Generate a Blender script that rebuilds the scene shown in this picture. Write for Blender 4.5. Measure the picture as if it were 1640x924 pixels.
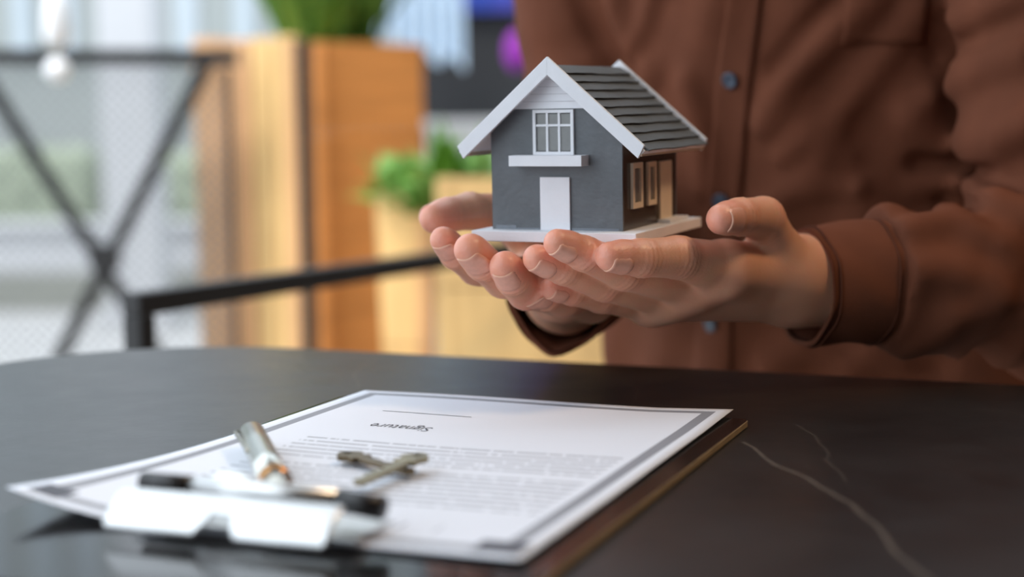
import bpy, bmesh, math, random
import numpy as np
from mathutils import Vector, Matrix

for _o in list(bpy.data.objects):
    bpy.data.objects.remove(_o, do_unlink=True)
SC = bpy.context.scene
COL = SC.collection
random.seed(7)
RNG = np.random.default_rng(7)

# ------------------------------------------------------------------ camera
F = 2450.0                                   # focal length in pixels of the 1640 px wide frame
PITCH = math.atan(242 / F)
ROLL = -0.0108
CAM = np.array([0.0, 0.0, 0.89])
FWD = np.array([0, math.cos(PITCH), -math.sin(PITCH)])
UP0 = np.array([0, math.sin(PITCH), math.cos(PITCH)])
RGT = math.cos(ROLL) * np.array([1.0, 0, 0]) + math.sin(ROLL) * UP0
UPV = -math.sin(ROLL) * np.array([1.0, 0, 0]) + math.cos(ROLL) * UP0
cam_d = bpy.data.cameras.new('camera')
cam = bpy.data.objects.new('camera', cam_d)
COL.objects.link(cam)
cam_d.sensor_width = 36.0
cam_d.lens = 36.0 * F / 1640.0
cam_d.clip_start = 0.02
cam_d.clip_end = 200
cam_d.dof.use_dof = True
cam_d.dof.focus_distance = 0.766
cam_d.dof.aperture_fstop = 3.7
m3 = Matrix(((RGT[0], UPV[0], -FWD[0]), (RGT[1], UPV[1], -FWD[1]), (RGT[2], UPV[2], -FWD[2])))
cam.matrix_world = Matrix.Translation(CAM) @ m3.to_4x4()
SC.camera = cam

# ------------------------------------------------------------------ world, sun, exposure
wd = bpy.data.worlds.new('overcast_sky')
SC.world = wd
wd.use_nodes = True
bg = wd.node_tree.nodes['Background']
bg.inputs['Color'].default_value = (0.80, 0.90, 1.0, 1)
bg.inputs['Strength'].default_value = 2.3
sun_d = bpy.data.lights.new('soft_sun', 'SUN')
sun_d.energy = 3.6
sun_d.angle = math.radians(14)
sun_d.color = (1.0, 0.98, 0.96)
sun = bpy.data.objects.new('soft_sun', sun_d)
COL.objects.link(sun)
sun.location = (-4, -2, 5)
sun.rotation_euler = Vector((0.22, 0.38, -0.88)).to_track_quat('-Z', 'Y').to_euler()
SC.view_settings.view_transform = 'Standard'
SC.view_settings.look = 'None'
SC.view_settings.exposure = 0.0
SC.view_settings.gamma = 1.0
SC.view_settings.use_curve_mapping = False

# ------------------------------------------------------------------ geometry helpers
TZ = 0.7455                                  # table top height

def ray(px, py):
    return FWD + RGT * ((px - 820) / F) - UPV * ((py - 462) / F)

def at(px, py, Y):
    """a point of the place at distance Y in front of the camera's stand"""
    d = ray(px, py)
    return CAM + d * (Y / d[1])

def atz(px, py, Z=TZ):
    d = ray(px, py)
    return CAM + d * ((Z - CAM[2]) / d[2])

def lin(c):
    return tuple(((v / 255) / 12.92 if v / 255 <= 0.04045 else ((v / 255 + 0.055) / 1.055) ** 2.4) for v in c)

def mesh_obj(name, verts, faces, mat=None, parent=None, smooth=False):
    me = bpy.data.meshes.new(name)
    me.from_pydata([tuple(map(float, v)) for v in verts], [], faces)
    me.update()
    return link(name, me, mat, parent, smooth)

def link(name, me, mat=None, parent=None, smooth=False):
    o = bpy.data.objects.new(name, me)
    COL.objects.link(o)
    if mat is not None and len(me.materials) == 0:
        me.materials.append(mat)
    if parent is not None:
        o.parent = parent
    if smooth:
        me.polygons.foreach_set('use_smooth', np.ones(len(me.polygons), dtype=bool))
    return o

def bm_obj(name, bm, mat=None, parent=None, smooth=False):
    me = bpy.data.meshes.new(name)
    bm.normal_update()
    bm.to_mesh(me)
    bm.free()
    return link(name, me, mat, parent, smooth)

def tag(o, label=None, cat=None, group=None, kind=None):
    if label: o['label'] = label
    if cat: o['category'] = cat
    if group: o['group'] = group
    if kind: o['kind'] = kind
    return o

def empty(name, loc=(0, 0, 0), rot=None):
    o = bpy.data.objects.new(name, None)
    COL.objects.link(o)
    o.empty_display_size = 0.02
    o.location = loc
    if rot is not None: o.rotation_euler = rot
    return o

def add_box(bm, x0, x1, y0, y1, z0, z1, bev=0.0, M=None):
    g = bmesh.ops.create_cube(bm, size=1.0)
    vs = g['verts']
    for v in vs:
        v.co = Vector(((x0 + x1) / 2 + v.co.x * (x1 - x0), (y0 + y1) / 2 + v.co.y * (y1 - y0), (z0 + z1) / 2 + v.co.z * (z1 - z0)))
    if bev > 0:
        es = list({e for v in vs for e in v.link_edges})
        r = bmesh.ops.bevel(bm, geom=es, offset=bev, segments=2, affect='EDGES', profile=0.5)
        vs = list({v for f in r['faces'] for v in f.verts} | {v for v in vs if v.is_valid})
    if M is not None:
        bmesh.ops.transform(bm, matrix=M, verts=vs)

def box(name, x0, x1, y0, y1, z0, z1, mat, parent=None, bev=0.0, M=None):
    bm = bmesh.new()
    add_box(bm, x0, x1, y0, y1, z0, z1, bev, M)
    return bm_obj(name, bm, mat, parent)

def prism(name, poly, axis, a0, a1, mat, parent=None, bev=0.0):
    """poly: 2-D outline; extruded along axis ('y' : poly is (x,z); 'x' : (y,z); 'z' : (x,y))"""
    bm = bmesh.new()
    def P(p, a):
        return {'y': (p[0], a, p[1]), 'x': (a, p[0], p[1]), 'z': (p[0], p[1], a)}[axis]
    A = [bm.verts.new(P(p, a0)) for p in poly]
    B = [bm.verts.new(P(p, a1)) for p in poly]
    n = len(poly)
    bm.faces.new(A)
    bm.faces.new(B[::-1])
    for i in range(n):
        bm.faces.new((A[i], B[i], B[(i + 1) % n], A[(i + 1) % n]))
    bmesh.ops.recalc_face_normals(bm, faces=bm.faces)
    if bev > 0:
        bmesh.ops.bevel(bm, geom=list(bm.edges), offset=bev, segments=1, affect='EDGES')
    return bm_obj(name, bm, mat, parent)

def tube(name, pts, rad, mat, parent=None, seg=10, flat=1.0, smooth=True, caps=True):
    """swept round bar; rad is a number or a list"""
    pts = [Vector(tuple(map(float, p))) for p in pts]
    n = len(pts)
    rads = [rad] * n if isinstance(rad, (int, float)) else list(rad)
    verts, faces = [], []
    ref = None
    for i, p in enumerate(pts):
        t = (pts[min(i + 1, n - 1)] - pts[max(i - 1, 0)]).normalized()
        if ref is None:
            ref = Vector((0, 0, 1)) if abs(t.z) < 0.9 else Vector((1, 0, 0))
        u = (ref - t * ref.dot(t)).normalized()
        w = t.cross(u)
        ref = u
        for k in range(seg):
            a = 2 * math.pi * k / seg
            verts.append(p + (u * math.cos(a) * flat + w * math.sin(a)) * rads[i])
    for i in range(n - 1):
        for k in range(seg):
            k2 = (k + 1) % seg
            faces.append((i * seg + k, i * seg + k2, (i + 1) * seg + k2, (i + 1) * seg + k))
    if caps:
        faces.append(tuple(range(seg))[::-1])
        faces.append(tuple((n - 1) * seg + k for k in range(seg)))
    return mesh_obj(name, verts, faces, mat, parent, smooth)

def bar(name, a, b, w, h, mat, parent=None, up=(0, 0, 1), bev=0.0):
    """square bar from a to b, w wide and h high"""
    a, b = Vector(tuple(map(float, a))), Vector(tuple(map(float, b)))
    t = (b - a)
    L = t.length
    t.normalize()
    upv = Vector(up)
    s = t.cross(upv).normalized()
    u = s.cross(t)
    M = Matrix(((t.x, s.x, u.x, a.x), (t.y, s.y, u.y, a.y), (t.z, s.z, u.z, a.z), (0, 0, 0, 1)))
    return box(name, 0, L, -w / 2, w / 2, -h / 2, h / 2, mat, parent, bev, M)

# ------------------------------------------------------------------ materials
def newmat(name):
    m = bpy.data.materials.new(name)
    m.use_nodes = True
    return m, m.node_tree, m.node_tree.nodes['Principled BSDF']

def mat(name, rgb, rough=0.6, metal=0.0, var=0.0, vscale=8.0, stretch=(1, 1, 1), bump=0.0, bscale=200.0, spec=0.5, coord='Object', rgb2=None, sheen=0.0):
    """rgb in 0-255 sRGB; var mixes a noise-driven second tone in"""
    m, nt, b = newmat(name)
    c = lin(rgb)
    b.inputs['Roughness'].default_value = rough
    b.inputs['Metallic'].default_value = metal
    b.inputs['Specular IOR Level'].default_value = spec
    if sheen: b.inputs['Sheen Weight'].default_value = sheen
    tc = nt.nodes.new('ShaderNodeTexCoord')
    if var > 0 or rgb2:
        mp = nt.nodes.new('ShaderNodeMapping')
        mp.inputs['Scale'].default_value = stretch
        nt.links.new(tc.outputs[coord], mp.inputs['Vector'])
        nz = nt.nodes.new('ShaderNodeTexNoise')
        nz.inputs['Scale'].default_value = vscale
        nz.inputs['Detail'].default_value = 5
        nt.links.new(mp.outputs['Vector'], nz.inputs['Vector'])
        cr = nt.nodes.new('ShaderNodeValToRGB')
        cr.color_ramp.elements[0].position = 0.3
        cr.color_ramp.elements[1].position = 0.7
        c2 = lin(rgb2) if rgb2 else tuple(min(1, v * (1 + var)) for v in c)
        c1 = c if rgb2 else tuple(v * (1 - var) for v in c)
        cr.color_ramp.elements[0].color = (*c1, 1)
        cr.color_ramp.elements[1].color = (*c2, 1)
        nt.links.new(nz.outputs['Fac'], cr.inputs['Fac'])
        nt.links.new(cr.outputs['Color'], b.inputs['Base Color'])
    else:
        b.inputs['Base Color'].default_value = (*c, 1)
    if bump > 0:
        n2 = nt.nodes.new('ShaderNodeTexNoise')
        n2.inputs['Scale'].default_value = bscale
        n2.inputs['Detail'].default_value = 4
        mp2 = nt.nodes.new('ShaderNodeMapping')
        mp2.inputs['Scale'].default_value = stretch
        nt.links.new(tc.outputs[coord], mp2.inputs['Vector'])
        nt.links.new(mp2.outputs['Vector'], n2.inputs['Vector'])
        bp = nt.nodes.new('ShaderNodeBump')
        bp.inputs['Strength'].default_value = bump
        bp.inputs['Distance'].default_value = 0.001
        nt.links.new(n2.outputs['Fac'], bp.inputs['Height'])
        nt.links.new(bp.outputs['Normal'], b.inputs['Normal'])
    return m

M_white = mat('white_painted_card', (236, 236, 240), 0.55, var=0.03, vscale=60, bump=0.15, bscale=900)
M_grey = mat('slate_grey_paint', (92, 95, 99), 0.42, var=0.10, vscale=70, bump=0.35, bscale=260)
M_roof = mat('charcoal_corrugated_card', (90, 97, 103), 0.6, var=0.10, vscale=90, bump=0.3, bscale=700)
M_rooffold = mat('raw_card_edge', (84, 72, 60), 0.8, var=0.2, vscale=300)
M_cream = mat('cream_card', (232, 214, 190), 0.6, var=0.04, vscale=80)
M_glassgrey = mat('smoky_film', (128, 128, 126), 0.2, var=0.12, vscale=90)
M_rail = mat('black_powder_coated_steel', (24, 23, 24), 0.45, var=0.1, vscale=20, bump=0.1)
M_woodlight = mat('pale_and_sunlit_oak', (246, 202, 136), 0.6, var=0.12, vscale=6, stretch=(6, 6, 0.8), bump=0.2)
M_wooddark = mat('honey_oak', (218, 142, 72), 0.6, var=0.14, vscale=6, stretch=(0.8, 0.8, 8), bump=0.2)
M_woodtan = mat('tan_oak', (230, 180, 132), 0.6, var=0.12, vscale=6, stretch=(6, 6, 0.8), bump=0.2)
M_soil = mat('soil', (60, 45, 33), 0.95, var=0.3, vscale=40)
M_leaf = mat('green_leaf', (86, 138, 46), 0.5, var=0.35, vscale=12, rgb2=(128, 172, 74))
M_leafd = mat('deep_green_leaf', (60, 104, 36), 0.5, var=0.3, vscale=12, rgb2=(112, 160, 66))
M_chrome = mat('polished_steel', (225, 225, 224), 0.34, 1.0, var=0.03, vscale=30)
M_steel = mat('brushed_steel', (176, 172, 160), 0.28, 1.0, var=0.08, vscale=60)
M_brass = mat('warm_brass', (176, 126, 72), 0.3, 1.0, var=0.1, vscale=80)
M_blackplastic = mat('black_plastic', (28, 24, 24), 0.35, var=0.1, vscale=50)
M_button = mat('slate_blue_button', (70, 80, 96), 0.35, var=0.12, vscale=200)

# ------------------------------------------------------------------ the setting
M_floor = mat('terrace_concrete', (150, 146, 140), 0.7, var=0.1, vscale=4, bump=0.2, bscale=60)
M_pave = mat('pale_paving', (166, 166, 166), 0.75, var=0.06, vscale=3)
M_road = mat('grey_road', (128, 130, 122), 0.85, var=0.12, vscale=2)
M_ceiling = mat('canopy_underside', (120, 112, 104), 0.8, var=0.06, vscale=3)
M_wallr = mat('dark_brown_wall', (84, 70, 60), 0.8, var=0.12, vscale=3)
M_wallb = mat('charcoal_wall', (44, 45, 48), 0.7, var=0.12, vscale=3)
M_facade = mat('pale_facade', (150, 155, 154), 0.8, var=0.06, vscale=1.2)
M_column = mat('white_plaster', (186, 187, 190), 0.7, var=0.03, vscale=3)

tag(box('floor', -3.2, 3.2, -3.5, 6.0, -0.08, 0.0, M_floor), kind='structure')
tag(box('pavement', -16, -3.2, -8, 9.2, -0.14, -0.03, M_pave), kind='structure')
tag(box('pavement_beyond', -3.2, 4, 6.0, 9.2, -0.14, -0.03, M_pave), kind='structure')
tag(box('road', -16, 8, 9.2, 20, -0.2, -0.1, M_road), kind='structure')
tag(box('ceiling', -0.8, 3.2, -3.5, 1.35, 2.7, 2.82, M_ceiling), kind='structure')  # unseen canopy, added and sized to keep sun and sky off the table
tag(box('shade_wall_right', 2.4, 2.55, -3.5, 6.0, 0.0, 2.7, M_wallr), kind='structure')  # unseen wall added to darken the light from the right
tag(box('shade_wall_front', -1.9, 2.4, -3.5, -3.35, 0.0, 2.7, M_wallr), kind='structure')  # unseen wall behind the camera, added to cut the frontal fill light
tag(box('wall_back', -0.33, 2.4, 5.2, 5.35, 0.0, 2.7, M_wallb), kind='structure')
for _i, _x in enumerate((-0.78, -0.45, -0.12, 0.03)):
    tag(box('trim_%d' % (_i + 1), _x - 0.04, _x + 0.04, 1.35, 5.2, 2.70, 2.80, M_ceiling), kind='structure')
# warm lamp of the room at the right, under the canopy
LAMP = empty('ceiling_lamp', (1.25, 0.55, 2.70))
tag(LAMP, 'round warm white ceiling lamp under the canopy at the right', 'lamp')
M_lampshade, _nt, _b = newmat('lit_diffuser')
_b.inputs['Base Color'].default_value = (1, 0.85, 0.65, 1)
_b.inputs['Emission Color'].default_value = (1, 0.72, 0.45, 1)
_b.inputs['Emission Strength'].default_value = 1.2
prism('diffuser', [(0.24 * math.cos(2 * math.pi * k / 32), 0.24 * math.sin(2 * math.pi * k / 32)) for k in range(32)], 'z', -0.07, -0.02, M_lampshade, LAMP, 0.004)
prism('ceiling_rose', [(0.26 * math.cos(2 * math.pi * k / 32), 0.26 * math.sin(2 * math.pi * k / 32)) for k in range(32)], 'z', -0.02, 0.0, M_rail, LAMP, 0.002)
ld = bpy.data.lights.new('lamp_light', 'AREA')
ld.shape = 'DISK'; ld.size = 0.46; ld.energy = 18; ld.color = (1.0, 0.70, 0.42)
lo_ = bpy.data.objects.new('lamp_light', ld)
COL.objects.link(lo_); lo_.parent = LAMP; lo_.location = (0, 0, -0.075)
lo_.rotation_euler = Vector((-0.0, 0.0, -1)).to_track_quat('-Z', 'Y').to_euler()

# ------------------------------------------------------------------ signed-distance modelling (cloth, skin)
def smin(a, b, k):
    h = np.clip(0.5 + 0.5 * (b - a) / k, 0, 1)
    return b + (a - b) * h - k * h * (1 - h)

def cone_d(P, a, b, ra, rb):
    """distance to a tapered capsule; P is (...,3)"""
    a = np.asarray(a, np.float32); b = np.asarray(b, np.float32)
    ab = b - a
    t = np.clip(((P - a) @ ab) / max(float(ab @ ab), 1e-12), 0, 1)
    d = P - a - t[..., None] * ab
    return np.sqrt((d * d).sum(-1)) - (ra + (rb - ra) * t)

def surface_nets(Fd, xs, ys, zs):
    s = Fd < 0
    nx, ny, nz = Fd.shape
    cnt = np.zeros((nx - 1, ny - 1, nz - 1), np.int8)
    for i in (0, 1):
        for j in (0, 1):
            for k in (0, 1):
                cnt += s[i:nx - 1 + i, j:ny - 1 + j, k:nz - 1 + k]
    act = (cnt > 0) & (cnt < 8)
    I, J, K = np.nonzero(act)
    n = len(I)
    idx = np.full(act.shape, -1, np.int32)
    idx[I, J, K] = np.arange(n)
    acc = np.zeros((n, 3)); w = np.zeros(n)
    cs = [(i, j, k) for i in (0, 1) for j in (0, 1) for k in (0, 1)]
    val = {c: Fd[I + c[0], J + c[1], K + c[2]].astype(np.float64) for c in cs}
    pos = lambda c: np.stack([xs[I + c[0]], ys[J + c[1]], zs[K + c[2]]], -1)
    for c in cs:
        for ax in range(3):
            if c[ax] == 0:
                c2 = tuple(c[q] + (1 if q == ax else 0) for q in range(3))
                f0, f1 = val[c], val[c2]
                mk = (f0 < 0) != (f1 < 0)
                t = np.where(mk, f0 / np.where(mk, f0 - f1, 1), 0)
                p = pos(c) + (pos(c2) - pos(c)) * t[:, None]
                acc += p * mk[:, None]
                w += mk
    V = acc / w[:, None]
    quads = []
    for ax in range(3):
        sl0 = [slice(None)] * 3; sl1 = [slice(None)] * 3
        sl0[ax] = slice(0, -1); sl1[ax] = slice(1, None)
        a0, a1 = s[tuple(sl0)], s[tuple(sl1)]
        o = [q for q in range(3) if q != ax]
        I3 = np.array(np.nonzero(a0 != a1))
        ok = np.ones(I3.shape[1], bool)
        for q in o:
            ok &= (I3[q] > 0) & (I3[q] < Fd.shape[q] - 1)
        I3 = I3[:, ok]
        def cell(d0, d1):
            c = I3.copy(); c[o[0]] -= d0; c[o[1]] -= d1
            return idx[c[0], c[1], c[2]]
        q = np.stack([cell(1, 1), cell(0, 1), cell(0, 0), cell(1, 0)], -1)
        fl = a0[I3[0], I3[1], I3[2]]
        if ax == 1: fl = ~fl
        q[~fl] = q[~fl][:, ::-1]
        quads.append(q)
    return V, np.concatenate(quads)

def np_mesh(name, V, Q):
    me = bpy.data.meshes.new(name)
    me.vertices.add(len(V)); me.vertices.foreach_set('co', np.ascontiguousarray(V, np.float32).ravel())
    me.loops.add(len(Q) * 4); me.loops.foreach_set('vertex_index', np.ascontiguousarray(Q, np.int32).ravel())
    me.polygons.add(len(Q)); me.polygons.foreach_set('loop_start', np.arange(0, len(Q) * 4, 4, dtype=np.int32))
    me.polygons.foreach_set('use_smooth', np.ones(len(Q), bool))
    me.update(calc_edges=True)
    me.validate()
    return me

def laplace(V, Q, it=2, lam=0.5):
    for _ in range(it):
        S = np.zeros_like(V); c = np.zeros(len(V))
        for a, b in ((0, 1), (1, 2), (2, 3), (3, 0)):
            for u, v in ((a, b), (b, a)):
                for d in range(3):
                    S[:, d] += np.bincount(Q[:, u], weights=V[Q[:, v], d], minlength=len(V))
                c += np.bincount(Q[:, u], minlength=len(V))
        V = V + lam * (S / np.maximum(c, 1)[:, None] - V)
    return V

def grid_eval(fn, xs, ys, zs, lo, hi, out, op=np.minimum):
    """evaluate fn only in the box lo..hi of the grid, combine into out"""
    i0, i1 = np.searchsorted(xs, lo[0]), np.searchsorted(xs, hi[0])
    j0, j1 = np.searchsorted(ys, lo[1]), np.searchsorted(ys, hi[1])
    k0, k1 = np.searchsorted(zs, lo[2]), np.searchsorted(zs, hi[2])
    if i1 <= i0 or j1 <= j0 or k1 <= k0: return
    P = np.stack(np.meshgrid(xs[i0:i1], ys[j0:j1], zs[k0:k1], indexing='ij'), -1).astype(np.float32)
    out[i0:i1, j0:j1, k0:k1] = op(out[i0:i1, j0:j1, k0:k1], fn(P))

# ------------------------------------------------------------------ person: skeleton
BYAW = math.radians(30)
TC = np.array([0.222, 1.142])                        # torso axis on the floor plan
LDIR = np.array([math.cos(BYAW), -math.sin(BYAW)])   # towards the person's left hand
FDIR = np.array([-math.sin(BYAW), -math.cos(BYAW)])  # the way the chest faces

LEAN = 0.30
HL = dict(                                            # hand at the picture's right: (px, py, distance, radius)
    index=[(1160, 430, .824, .0145), (1086, 412, .797, .0112), (1027, 413, .780, .0099), (977, 411, .767, .0077)],
    middle=[(1108, 453, .834, .0138), (1000, 433, .800, .0105), (936, 406, .778, .0091), (893, 389, .768, .0072)],
    ring=[(1068, 472, .845, .0130), (968, 453, .812, .0098), (903, 430, .791, .0086), (860, 414, .781, .0074)],
    little=[(1040, 482, .858, .0118), (962, 476, .832, .0086), (916, 467, .815, .0074), (884, 461, .805, .0062)],
    thumb=[(1246, 402, .850, .0135), (1222, 350, .832, .0118), (1184, 347, .808, .0100), (1156, 351, .790, .0082)],
    cmc=(1260, 438, .860, .0175), wrist=(1275, 450, .876, .0245))
HR = dict(                                            # hand at the picture's left
    index=[(852, 446, .885, .0120), (763, 428, .840, .0098), (730, 406, .822, .0086), (710, 384, .812, .0072)],
    middle=[(880, 466, .872, .0125), (806, 446, .822, .0104), (773, 421, .803, .0095), (753, 400, .794, .0086)],
    ring=[(905, 474, .868, .0120), (842, 466, .815, .0100), (821, 446, .796, .0090), (809, 427, .787, .0082)],
    little=[(950, 480, .880, .0105), (903, 482, .838, .0088), (876, 475, .820, .0078), (857, 467, .810, .0070)],
    thumb=[(810, 345, .900, .0130), (752, 338, .872, .0105), (715, 345, .855, .0098), (695, 350, .846, .0082)],
    cmc=(870, 395, .925, .0160), wrist=(905, 468, .948, .0230))
HOUSE_C = np.array([0.05, 0.85, 0.87])

def joint(j): return at(*j[:3])

def dorsal(hand, f):
    """unit vector out of the nail of a finger"""
    a = joint(hand[f][3]) - joint(hand[f][2]); a /= np.linalg.norm(a)
    want = {('L', 'thumb'): (0.60, -0.78, -0.12), ('R', 'thumb'): (-0.2, 0.85, 0.45)}.get((hand['side'], f))
    if want is None:
        want = (-0.10, -0.72, -0.68) if hand['side'] == 'L' else (-0.18, -0.80, -0.56)
    w = np.array(want, float)
    w -= a * (w @ a)
    return a, w / np.linalg.norm(w)
HL['side'] = 'L'; HR['side'] = 'R'

# fine grid around the hands, coarse elsewhere under the clothes
def axis(lo, f0, f1, hi, fine, coarse):
    a = np.arange(f0, f1, fine)
    l = np.arange(f0 - coarse, lo - coarse, -coarse)[::-1]
    h = np.arange(a[-1] + coarse, hi + coarse, coarse)
    return np.concatenate([l, a, h])
FINE = 0.00105
bx_ = axis(-0.065, -0.060, 0.190, 0.46, FINE, 0.011)
by_ = axis(0.745, 0.750, 0.960, 1.36, FINE, 0.011)
bz_ = axis(0.50, 0.764, 0.862, 1.20, FINE, 0.011)
BF = np.full((len(bx_), len(by_), len(bz_)), 0.05, np.float32)

ELB_L = np.array([0.350, 0.940, 0.800]); SHO_L = np.array([0.350, 0.990, 1.07])
ELB_R = np.array([0.080, 1.195, 0.828]); SHO_R = np.array([0.066, 1.215, 1.07])

def build_hand(H):
    big = np.full(BF.shape, 0.05, np.float32)
    fing = big.copy()
    for f in ('index', 'middle', 'ring', 'little', 'thumb'):
        js = [joint(j) for j in H[f]]
        rs = [j[3] for j in H[f]]
        ax, dn = dorsal(H, f)
        lo = np.min(js, 0) - 0.035; hi = np.max(js, 0) + 0.035
        def fn(P, js=js, rs=rs, dn=dn, ax=ax):
            d = cone_d(P, js[0], js[1], rs[0], rs[1] * 0.97)
            d = smin(d, cone_d(P, js[1], js[2], rs[1], rs[2] * 0.98), 0.003)
            d = smin(d, cone_d(P, js[2], js[3], rs[2] * 0.99, rs[3]), 0.0025)
            # finger pulp on the palm side of the tip
            pc = js[3] * 0.62 + js[2] * 0.38 - dn * rs[3] * 0.12
            d = smin(d, np.sqrt(((P - pc.astype(np.float32)) ** 2).sum(-1)) - rs[3] * 0.92, 0.004)
            # knuckle folds across the back, one crease on the palm side
            for q in (1, 2):
                a1 = js[q + 1] - js[q - 1]; a1 = a1 / np.linalg.norm(a1)
                v = P - js[q].astype(np.float32)
                s = v @ a1.astype(np.float32)
                side = v @ dn.astype(np.float32)
                r = rs[q]
                d = d + np.where(side > 0, 0.00036, 0) * np.cos(s * 2 * math.pi / 0.0030) * np.exp(-(s / (r * 0.75)) ** 2)
                d = d + np.where(side < 0, 0.0003, 0) * np.exp(-(s / 0.0011) ** 2)
            # bed of the nail
            nb = js[3] + dn * (rs[3] + 0.006) - ax * rs[3] * 0.15
            return d
        tmp = big.copy()
        grid_eval(fn, bx_, by_, bz_, lo, hi, tmp)
        fing = np.minimum(fing, tmp) if f == 'thumb' else smin(fing, tmp, 0.0016)
    palm = big.copy()
    W = joint(H['wrist']); wr = H['wrist'][3]
    C = joint(H['cmc']); cr = H['cmc'][3]
    segs = []
    for f, rr in (('index', .0125), ('middle', .0125), ('ring', .0120), ('little', .0125)):
        m = joint(H[f][0])
        b0 = W * 0.8 + m * 0.2
        segs.append((m, b0, H[f][0][3] * 1.0, rr * 1.42))
    for f in ('index', 'middle', 'ring', 'little'):
        dn = dorsal(H, f)[1]; m = joint(H[f][0])
        segs.append((m + dn * 0.0022, m + dn * 0.0023, H[f][0][3] * 0.88, H[f][0][3] * 0.88))
    segs.append((joint(H['thumb'][0]), C, H['thumb'][0][3], cr))
    segs.append((C, W, cr, wr * 0.8))
    mm = [joint(H[f][0]) for f in ('index', 'middle', 'ring', 'little')]
    segs.append((C, mm[0] * 0.8 + W * 0.2, cr * 0.85, 0.011))
    elb = ELB_L if H['side'] == 'L' else ELB_R
    segs.append((W, W * 0.75 + elb * 0.25, wr, wr * 1.08))
    for a, b, ra, rb in segs:
        lo = np.minimum(a, b) - 0.05; hi = np.maximum(a, b) + 0.05
        grid_eval(lambda P: cone_d(P, a, b, ra, rb), bx_, by_, bz_, lo, hi, palm, lambda u, v: smin(u, v, 0.011))
    # web between neighbouring finger roots
    return smin(fing, palm, 0.0045)

# ------------------------------------------------------------------ person: shirt as a distance function
def wob(P, k, ph):
    return (np.sin(P[..., 0] * k[0] + P[..., 1] * k[1] + P[..., 2] * k[2] + ph))

WR_L = joint(HL['wrist']); WR_R = joint(HR['wrist'])
CUFF_L = WR_L * 0.74 + ELB_L * 0.26
CUFF_R = WR_R * 0.85 + ELB_R * 0.15

def lerp_tab(z, tab):
    return np.interp(z, [t[0] for t in tab], [t[1] for t in tab])
TAB_A = [(0.40, .205), (0.62, .200), (0.76, .188), (0.85, .168), (0.95, .156), (1.05, .160), (1.12, .145), (1.17, .085), (1.20, .070)]
TAB_B = [(0.40, .125), (0.62, .122), (0.78, .116), (0.95, .112), (1.05, .108), (1.12, .090), (1.17, .070), (1.20, .065)]

def shirt_base(P):
    P = np.asarray(P, np.float32)
    lx = (P[..., 0] - TC[0]) * LDIR[0] + (P[..., 1] - TC[1]) * LDIR[1]
    ly = (P[..., 0] - TC[0]) * FDIR[0] + (P[..., 1] - TC[1]) * FDIR[1]
    z = P[..., 2]
    ly = ly - (z - 0.95) * LEAN                       # the chest leans forward over the table
    a = lerp_tab(z, TAB_A); b = lerp_tab(z, TAB_B)
    d = (np.sqrt((lx / a) ** 2 + (ly / b) ** 2) - 1) * np.minimum(a, b)
    d = np.maximum(d, z - 1.19); d = np.maximum(d, 0.42 - z)
    # soft folds of the body of the shirt
    fold = 0.0036 * np.sin(lx * 52 + z * 30 + 2.2 * np.sin(z * 13 + lx * 9)) * np.clip((1.05 - z) * 5, 0, 1)
    fold = fold + 0.0022 * np.sin(lx * 95 - z * 42 + 1.7 * np.sin(z * 21 - lx * 17))
    d = d - fold * np.clip((ly - 0.02) * 30, 0, 1)
    for S, E_, Cf, r0, r1, r2, sgn in ((SHO_L, ELB_L, CUFF_L, .078, .062, .0385, 1), (SHO_R, ELB_R, CUFF_R, .072, .056, .040, -1)):
        up = cone_d(P, S, E_, r0, r1)
        fo = cone_d(P, E_, Cf, r1, r2)
        t = np.clip(((P - E_.astype(np.float32)) @ (Cf - E_).astype(np.float32)) / float((Cf - E_) @ (Cf - E_)), 0, 1)
        # rings of cloth gathered along the forearm, strongest at the elbow
        fo = fo - 0.0038 * np.sin(t * 34 + 2.0 * np.sin(P[..., 2] * 55 + P[..., 0] * 20)) * np.clip(1.05 - 1.1 * t, 0, 1)
        tu = np.clip(((P - E_.astype(np.float32)) @ (S - E_).astype(np.float32)) / float((S - E_) @ (S - E_)), 0, 1)
        up = up - 0.0042 * np.sin(tu * 30 + 2.4 * np.sin(P[..., 0] * 30 - P[..., 2] * 12)) * np.clip(1.1 - 1.5 * tu, 0, 1)
        arm = smin(up, fo, 0.022)
        d = smin(d, arm, 0.006)
    return d

def march(px, py, fn=shirt_base, start=0.85):
    """the nearest shirt surface seen along a line of sight"""
    d = ray(px, py); d = d / np.linalg.norm(d)
    t = start
    for _ in range(220):
        p = CAM + d * t
        s = float(fn(p[None])[0])
        if s < 0.0004: return p
        t += max(s * 0.6, 0.0004)
        if t > 2: return None
    return CAM + d * t

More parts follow.
